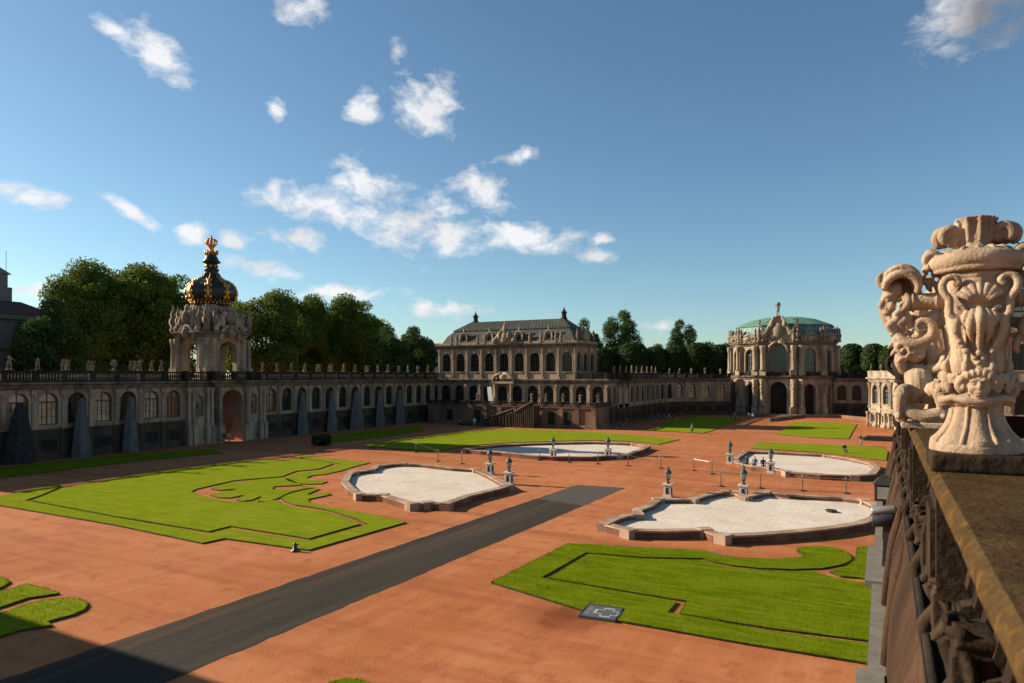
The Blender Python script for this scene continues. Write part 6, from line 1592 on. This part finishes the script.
def flat_leaf(mb, pts, w, n=8):
    """acanthus leaf: a spine with paired side lobes that curl off it"""
    pts = [Vector(q) for q in pts]; k = len(pts)
    mb.tube(pts, [w*0.45*(1-0.6*i/(k-1)) for i in range(k)], n)
    t = (pts[-1]-pts[0]).normalized(); side = t.cross(Vector((0,-1,0)))
    if side.length < 0.2: side = t.cross(Vector((1,0,0)))
    side.normalize()
    for i in range(k-1):
        q = (pts[i]+pts[i+1])/2; l = w*(1.15-0.75*i/(k-1))
        for s in (-1,1):
            mb.tube([q, q+side*s*l*0.55+t*l*0.25, q+side*s*l*0.95+t*l*0.55], [w*0.30,w*0.26,w*0.12], n)
u = MB(); u.cr = True
# foot: broad scalloped base, then a concave fluted stem
u.lathe([(0.246,0.115),(0.25,0.125),(0.25,0.158),(0.244,0.166)], 96, lob=8, amp=0.018)
u.lathe([(0.236,0.15),(0.24,0.17),(0.232,0.195),(0.205,0.222),(0.178,0.258),(0.155,0.305),(0.14,0.36),(0.133,0.42),(0.0,0.425)], 128, lob=8, amp=0.055)
for k in range(8):      # raised fillets between the flutes
    a = PI/4*k + PI/8
    u.tube([(r*math.cos(a), r*math.sin(a), z) for r, z in ((0.233,0.175),(0.222,0.2),(0.19,0.235),(0.163,0.28),(0.145,0.33),(0.134,0.4))], [0.012,0.013,0.012,0.011,0.010,0.010], 8)
u.lathe([(0,0.40),(0.145,0.405),(0.16,0.42),(0.16,0.438),(0.146,0.45),(0.15,0.46),(0.14,0.475),(0.128,0.49),(0.132,0.54),(0.148,0.585),(0.163,0.63),(0.168,0.67),(0.162,0.71),(0.16,0.76),(0.166,0.82),(0.178,0.9),(0.19,0.98),(0.196,1.05),(0.196,1.14),(0.19,1.2),(0.2,1.215),(0.2,1.235),(0.15,1.25),(0,1.255)], 128, lob=8, amp=0.035)
for k in range(8):
    a = PI/4*k + PI/8
    u.tube([(r*math.cos(a), r*math.sin(a), z) for r, z in ((0.155,0.61),(0.166,0.67),(0.158,0.74),(0.165,0.83),(0.178,0.92))], 0.011, 8)
    u.tube([(r*math.cos(a), r*math.sin(a), z) for r, z in ((0.140,0.6),(0.172,0.63),(0.18,0.665),(0.168,0.7))], [0.012,0.022,0.02,0.01], 8)
for d in ((0,-1,0),(-1,0,0),(1,0,0),(0,1,0)):
    D = Vector(d); S_ = Vector((-D.y,D.x,0))
    mask(u, D*0.15+Z*0.535, d, 1.0)
    for s in (-1,1):        # hair locks falling beside the face, and a cloth roll under it
        u.tube([D*0.17+S_*s*0.05+Z*0.60, D*0.17+S_*s*0.088+Z*0.575, D*0.15+S_*s*0.104+Z*0.53, D*0.15+S_*s*0.09+Z*0.49], [0.02,0.026,0.024,0.014], 10)
        u.tube([D*0.15+S_*s*0.10+Z*0.60, D*0.13+S_*s*0.13+Z*0.585, D*0.12+S_*s*0.135+Z*0.55], [0.016,0.022,0.014], 10)
    u.tube([D*0.125+S_*0.145+Z*0.462, D*0.17+S_*0.07+Z*0.445, D*0.182+Z*0.438, D*0.17-S_*0.07+Z*0.445, D*0.125-S_*0.145+Z*0.462], [0.02,0.024,0.026,0.024,0.02], 10)
    u.tube([D*0.13+S_*0.12+Z*0.44, D*0.18+Z*0.415, D*0.13-S_*0.12+Z*0.44], [0.012,0.015,0.012], 10)
    if abs(D.x) > 0.5: continue
    for j in range(-3,4):   # shell
        a = j*0.36
        u.tube([D*0.2+S_*0.012*j+Z*1.045, D*0.228+S_*0.07*math.sin(a)+Z*(1.05+0.05*math.cos(a)), D*0.205+S_*0.125*math.sin(a)+Z*(1.055+0.105*math.cos(a))], [0.010,0.017,0.02], 10)
    for s in (-1,1):
        # strong S-scroll framing the shell
        c0 = D*0.2+S_*s*0.135+Z*1.165; c1 = D*0.205+S_*s*0.105+Z*1.0
        u.tube([c0+S_*(-s)*0.008+Z*(-0.012), c0+S_*(-s)*0.03+Z*0.008, c0+S_*(-s)*0.01+Z*0.038, c0+S_*s*0.03+Z*0.036, c0+S_*s*0.056+Z*0.0, c0+S_*s*0.05+Z*-0.05,
                D*0.205+S_*s*0.155+Z*1.07, c1+S_*s*0.048+Z*0.02, c1+S_*s*0.04+Z*-0.03, c1+S_*s*0.0+Z*-0.045, c1+S_*(-s)*0.032+Z*-0.018, c1+S_*(-s)*0.018+Z*0.016, c1+S_*s*0.008+Z*0.01],
               [0.016,0.018,0.02,0.022,0.024,0.024,0.022,0.021,0.02,0.018,0.016,0.014,0.012], 12)
        # bunches of drapery and fruit hanging down the side
        u.ball(D*0.195+S_*s*0.118+Z*0.93, 0.034, 12, 9)
        u.tube([D*0.2+S_*s*0.115+Z*0.96, D*0.21+S_*s*0.122+Z*0.9, D*0.195+S_*s*0.112+Z*0.84, D*0.18+S_*s*0.088+Z*0.785, D*0.17+S_*s*0.06+Z*0.75], [0.02,0.026,0.024,0.022,0.014], 10)
        for j in range(6):
            t = j/5; u.ball(D*(0.215-0.03*t)+S_*s*(0.128-0.06*t**1.6)+Z*(0.9-0.15*t), 0.017+0.005*(j%2), 10, 7)
        u.tube([D*0.215+S_*s*0.03+Z*1.0, D*0.24+S_*s*0.045+Z*0.94, D*0.225+S_*s*0.05+Z*0.87, D*0.19+S_*s*0.035+Z*0.80], [0.018,0.026,0.022,0.010], 10)
        u.tube([D*0.215+S_*s*0.06+Z*0.99, D*0.232+S_*s*0.075+Z*0.95, D*0.215+S_*s*0.078+Z*0.9], [0.014,0.02,0.010], 10)
    u.tube([D*0.215+Z*1.01, D*0.25+Z*0.95, D*0.235+Z*0.87, D*0.2+Z*0.79, D*0.178+Z*0.73], [0.02,0.028,0.024,0.018,0.012], 10)
    u.ball(D*0.185+Z*0.735,0.022,10,7); u.ball(D*0.18+S_*0.022+Z*0.705,0.016,10,7); u.ball(D*0.18-S_*0.022+Z*0.705,0.016,10,7); u.ball(D*0.178+Z*0.68,0.015,10,7)
link('urn_body', remesh(u, M['urn'], 0.0042, 1, 0.0007, 60, 'urn_body'), urn)
l = MB(); l.cr = True
ring = [(0.205*math.cos(a)*1.04, 0.2*math.sin(a), 1.318+0.006*math.sin(3*a)) for a in [2*PI*k/72 for k in range(73)]]
l.tube(ring, 0.055, 20)
l.tube([(0.222*math.cos(a), 0.215*math.sin(a), 1.266) for a in [2*PI*k/72 for k in range(73)]], 0.022, 12)
l.tube([(0.17*math.cos(a), 0.165*math.sin(a), 1.372) for a in [2*PI*k/72 for k in range(73)]], 0.02, 12)
l.lathe([(0,1.22),(0.2,1.24),(0.21,1.3),(0.17,1.37),(0.115,1.395),(0.095,1.415),(0.088,1.435),(0.094,1.47),(0.09,1.52),(0.088,1.56),(0.1,1.585),(0.108,1.592),(0.088,1.598),(0.06,1.575),(0,1.57)], 96, lob=9, amp=0.03)
for k in range(9):
    a = 2*PI*k/9; l.tube([(0.088*math.cos(a),0.088*math.sin(a),1.44),(0.096*math.cos(a),0.096*math.sin(a),1.51),(0.1*math.cos(a),0.1*math.sin(a),1.565),(0.116*math.cos(a),0.116*math.sin(a),1.592)],[0.013,0.015,0.014,0.010],10)
for k in range(14):
    a = 2*PI*k/14+0.2; l.tube([(0.12*math.cos(a),0.12*math.sin(a),1.395),(0.17*math.cos(a),0.17*math.sin(a),1.385),(0.2*math.cos(a),0.2*math.sin(a),1.365)],[0.012,0.018,0.008],8)
for sx in (-1,1):
    for (yo, rch, drp, r) in ((-0.055,0.17,0.075,0.03),(0.0,0.2,0.085,0.034),(0.055,0.17,0.075,0.03)):     # drooping leaf lobes beside the cup
        l.tube([(sx*0.075,yo*0.6,1.485),(sx*0.12,yo,1.522),(sx*rch*0.92,yo*1.2,1.525),(sx*(rch+0.012),yo*1.2,1.49),(sx*rch,yo*1.2,1.525-drp),(sx*(rch-0.03),yo*1.1,1.535-drp)], [0.022,r,r,r,r*0.8,0.014], 12)
    l.ball((sx*0.12,0,1.465),(0.06,0.07,0.045),12,9); l.ball((sx*0.15,0,1.485),(0.045,0.07,0.03),12,9)
    # leaf knot at the end of the rolled ring
    l.tube([(sx*0.19,-0.06,1.36),(sx*0.235,-0.06,1.385),(sx*0.268,-0.05,1.37),(sx*0.275,-0.04,1.33),(sx*0.255,-0.04,1.295)], [0.018,0.024,0.024,0.022,0.014], 10)
    l.tube([(sx*0.2,0.0,1.37),(sx*0.245,0.0,1.4),(sx*0.27,0.0,1.385)], [0.02,0.026,0.02], 10)
    l.tube([(sx*0.25,-0.08,1.3),(sx*0.275,-0.03,1.285),(sx*0.26,0.04,1.29)], [0.018,0.024,0.016], 10)
link('lid', remesh(l, M['urn'], 0.0042, 1, 0.0007, 60, 'lid'), urn)
def handle(sx):
    h = MB(); h.cr = True; V = lambda x, y, z: Vector((sx*x, y, z))
    h.tube([V(0.1,-0.02,1.075),V(0.24,-0.03,1.078),V(0.36,-0.03,1.078)], 0.056, 20)
    for xx, r in ((0.345,0.068),(0.365,0.06),(0.215,0.062)): h.tube([V(xx-0.008,-0.03,1.078),V(xx,-0.03,1.078),V(xx+0.008,-0.03,1.078)], [r*0.9,r,r*0.9], 20)
    # bearded head in profile forming the outer curve
    col = [V(0.41,0.0,1.17),V(0.455,0,1.16),V(0.485,0,1.10),V(0.492,0,1.03),V(0.478,0,0.96),V(0.45,0,0.9),V(0.425,0,0.86)]
    h.tube(col, [0.05,0.055,0.05,0.048,0.044,0.038,0.03], 14)
    h.tube([V(0.47,-0.02,1.13),V(0.515,-0.03,1.095),V(0.53,-0.03,1.06),V(0.508,-0.03,1.045)], [0.018,0.02,0.018,0.014], 10)     # nose
    h.ball(V(0.49,-0.045,1.1),0.014,10,7); h.tube([V(0.465,-0.05,1.12),V(0.49,-0.052,1.125),V(0.512,-0.04,1.112)], 0.012, 8)
    h.tube([V(0.515,-0.035,1.02),V(0.505,-0.05,1.012),V(0.485,-0.055,1.015)], [0.012,0.014,0.01], 8); h.ball(V(0.468,-0.045,1.06),(0.026,0.02,0.028),10,8)
    for j, (x0, z0, x1, z1) in enumerate(((0.40,1.12,0.395,0.99),(0.425,1.07,0.425,0.93),(0.455,1.01,0.452,0.87),(0.485,0.985,0.47,0.86),(0.41,1.0,0.41,0.88))):
        h.tube([V(x0,-0.052,z0),V(x0-0.018,-0.068,z0-0.04),V(x1+0.016,-0.066,(z0+z1)/2),V(x1-0.012,-0.06,z1+0.02),V(x1+0.008,-0.05,z1)], [0.016,0.022,0.022,0.017,0.010], 10)
    h.tube([V(0.385,-0.06,1.135),V(0.37,-0.075,1.09),V(0.385,-0.085,1.045),V(0.41,-0.08,1.03),V(0.42,-0.08,1.055),V(0.402,-0.08,1.065)], [0.016,0.02,0.019,0.016,0.013,0.010], 10)
    # hollow shell hood: thick rolled rim in front, vault behind
    rim = [V(0.325,-0.075,1.135),V(0.315,-0.085,1.185),V(0.345,-0.09,1.235),V(0.40,-0.092,1.262),V(0.455,-0.088,1.252),V(0.495,-0.08,1.215),V(0.51,-0.07,1.17)]
    h.tube(rim, [0.018,0.024,0.026,0.026,0.026,0.024,0.02], 14)
    rim2 = [q+V(-0.0,0.012,0.045) if 0 < i < 6 else q for i, q in enumerate(rim)]
    h.tube(rim2, [0.014,0.02,0.022,0.022,0.022,0.02,0.014], 14)
    for q in range(7):
        yo = -0.06+0.024*q; sc = 1.0-0.015*q
        h.tube([V(0.412-0.095*sc*math.cos(PI*j/12), yo, 1.165+0.115*sc*math.sin(PI*j/12)) for j in range(13)], 0.02, 10)
    h.ball(V(0.412,0.10,1.19),(0.1,0.02,0.1),12,9)
    h.tube([V(0.5,-0.06,1.18),V(0.535,-0.06,1.205),V(0.54,-0.06,1.25),V(0.515,-0.06,1.28)], [0.018,0.02,0.018,0.010], 10)
    flat_leaf(h, [V(0.35,0.02,1.2),V(0.29,0.01,1.215),V(0.23,0.0,1.2),V(0.185,0,1.16)], 0.07)
    # C-scroll under the arm
    h.tube([V(0.44,-0.03,0.90),V(0.425,-0.05,0.85),V(0.38,-0.06,0.815),V(0.32,-0.065,0.805),V(0.265,-0.06,0.83),V(0.235,-0.06,0.885),V(0.25,-0.06,0.94),V(0.295,-0.06,0.955),V(0.325,-0.06,0.925),V(0.31,-0.06,0.89),V(0.282,-0.06,0.892),V(0.283,-0.06,0.912)],
           [0.03,0.034,0.035,0.034,0.032,0.03,0.028,0.025,0.022,0.019,0.016,0.012], 14)
    h.tube([V(0.245,-0.02,0.9),V(0.2,-0.01,0.93),V(0.16,0,0.92)], [0.03,0.032,0.028], 12)
    h.tube([V(0.235,-0.05,0.86),V(0.205,-0.06,0.81),V(0.2,-0.06,0.76),V(0.215,-0.06,0.735)], [0.02,0.024,0.018,0.010], 10)
    flat_leaf(h, [V(0.43,-0.03,0.86),V(0.44,-0.04,0.80),V(0.42,-0.05,0.74),V(0.385,-0.05,0.69)], 0.06)
    flat_leaf(h, [V(0.38,-0.05,0.82),V(0.37,-0.07,0.77),V(0.345,-0.07,0.72)], 0.045)
    for j in range(6): h.ball(V(0.44-0.035*(j%3)-0.012*(j//3), -0.06, 0.84-0.03*(j//3)-0.012*(j%2)), 0.019, 10, 7)
    return remesh(h, M['urn'], 0.0042, 1, 0.0007, 60, 'handle')
link('handle', handle(-1), urn); link('handle', handle(1), urn)

# putto group on its own block, next along the rail
def putto(mb, h, lean, aL, aR, legs):
    hip = Vector((0,0,0.30*h)); ch = Vector((lean*0.7,0.0,0.56*h)); hd = Vector((lean*1.2,-0.03*h,0.80*h))
    mb.cr = True
    mb.tube([hip+Vector((0,0,-0.06*h)),hip,(hip+ch)/2+Vector((0,-0.03*h,0)),ch,ch+Vector((0,0,0.1*h))], [0.1*h,0.15*h,0.155*h,0.14*h,0.07*h], 12)
    mb.ball((hip+ch)/2+Vector((0,-0.06*h,-0.02*h)),0.125*h,10,8); mb.ball(hd,(0.115*h,0.125*h,0.13*h),12,9)
    mb.ball(hd+Vector((0,-0.12*h,-0.01*h)),0.022*h,7,5)
    for k in (-1,1): mb.ball(hd+Vector((k*0.06*h,-0.08*h,-0.035*h)),0.045*h,8,6)
    for j in range(14): mb.ball(hd+Vector((0.1*h*math.cos(j*1.3),0.02*h+0.08*h*math.sin(j*1.3)*0.7,0.07*h+0.03*h*math.sin(j*2.9))),0.045*h,7,5)
    for s, a in ((-1,aL),(1,aR)):
        S_ = ch + Vector((s*0.14*h,0,0.04*h)); e = S_+Vector(a)*h; m = (S_+e)/2+Vector((s*0.04*h,0,-0.03*h))
        limb(mb, [S_,m,e], [0.07*h,0.06*h,0.04*h], 9); mb.ball(e,(0.045*h,0.055*h,0.04*h),8,6)
        for f in range(3): mb.tube([e,e+Vector((0.02*h*(f-1),-0.05*h,-0.02*h))],0.013*h,5)
    for s, (k, f) in zip((-1,1), legs):
        K = hip+Vector(k)*h; F = hip+Vector(f)*h
        limb(mb, [hip+Vector((s*0.08*h,0,-0.02*h)),K,F], [0.11*h,0.085*h,0.05*h], 9); mb.ball(F+Vector((0,-0.05*h,-0.01*h)),(0.045*h,0.09*h,0.04*h),8,6)
pg = thing('putti_group', 'sandstone putti with drapery on a block behind the urn foot', 'sculpture', (0.47,9.2,9.4))
q = MB(); q.box(-0.3,-0.32,0,0.42,0.34,0.07); 
link('block', remesh(q, M['urn'], 0.02, 1, 0.006, 9, 'block'), pg)
q = MB(); q.M = Matrix.Translation((-0.1,-0.05,0.1)); putto(q, 0.95, -0.05, (-0.02,-0.15,0.28), (0.12,-0.18,0.12), [((-0.2,-0.22,0.02),(-0.24,-0.2,-0.26)),((0.16,-0.26,0.06),(0.22,-0.2,-0.24))])
q.M = Matrix.Identity(4)
q.tube([(-0.3,-0.1,0.08),(-0.26,-0.2,0.2),(-0.1,-0.25,0.14),(0.1,-0.25,0.16),(0.36,-0.2,0.08)], [0.06,0.08,0.08,0.08,0.06], 9)
link('putto', remesh(q, M['urn'], 0.007, 2, 0.001, 40, 'putto'), pg)
q = MB(); q.M = Matrix.Translation((0.24,0.08,0.08)) @ Matrix.Rotation(0.9,4,'Z'); putto(q, 0.85, 0.04, (0.05,-0.2,0.1), (0.0,-0.16,-0.05), [((-0.14,-0.25,0.0),(-0.18,-0.2,-0.24)),((0.14,-0.22,0.05),(0.16,-0.24,-0.22))])
link('putto', remesh(q, M['urn'], 0.007, 2, 0.001, 40, 'putto'), pg)
q = MB(); q.M = Matrix.Identity(4)
q.lathe([(0.16,0.05),(0.14,0.2),(0.1,0.3),(0.14,0.6),(0.22,0.9),(0.25,1.15),(0.2,1.3),(0.12,1.35),(0.2,1.45),(0.1,1.6),(0,1.62)], 20, (0.08,0.12), lob=6, amp=0.06)
for j in range(26): q.ball((-0.18+0.09*math.sin(j*2.3),0.05+0.12*math.sin(j*1.7),0.75+0.03*j*0.8),0.07+0.02*math.sin(j*3.1),7,5)
link('vase', remesh(q, M['urn'], 0.008, 2, 0.001, 40, 'vase'), pg)
for i, yy in enumerate((17.2,20.2)):
    o = link('stone_vase', STAT[5][0], None, (0.5,yy,9.4)); o.scale = (1.0,1.0,1.0)
    tag(o, ['dark stone vase on the balustrade beyond the putti','last stone vase at the far end of the balustrade'][i], 'vase', 'stone vases along the near balustrade')
    o.material_slots[0].link = 'OBJECT'; o.material_slots[0].material = M['carved']

bpy.data.scenes.remove(BENCH)
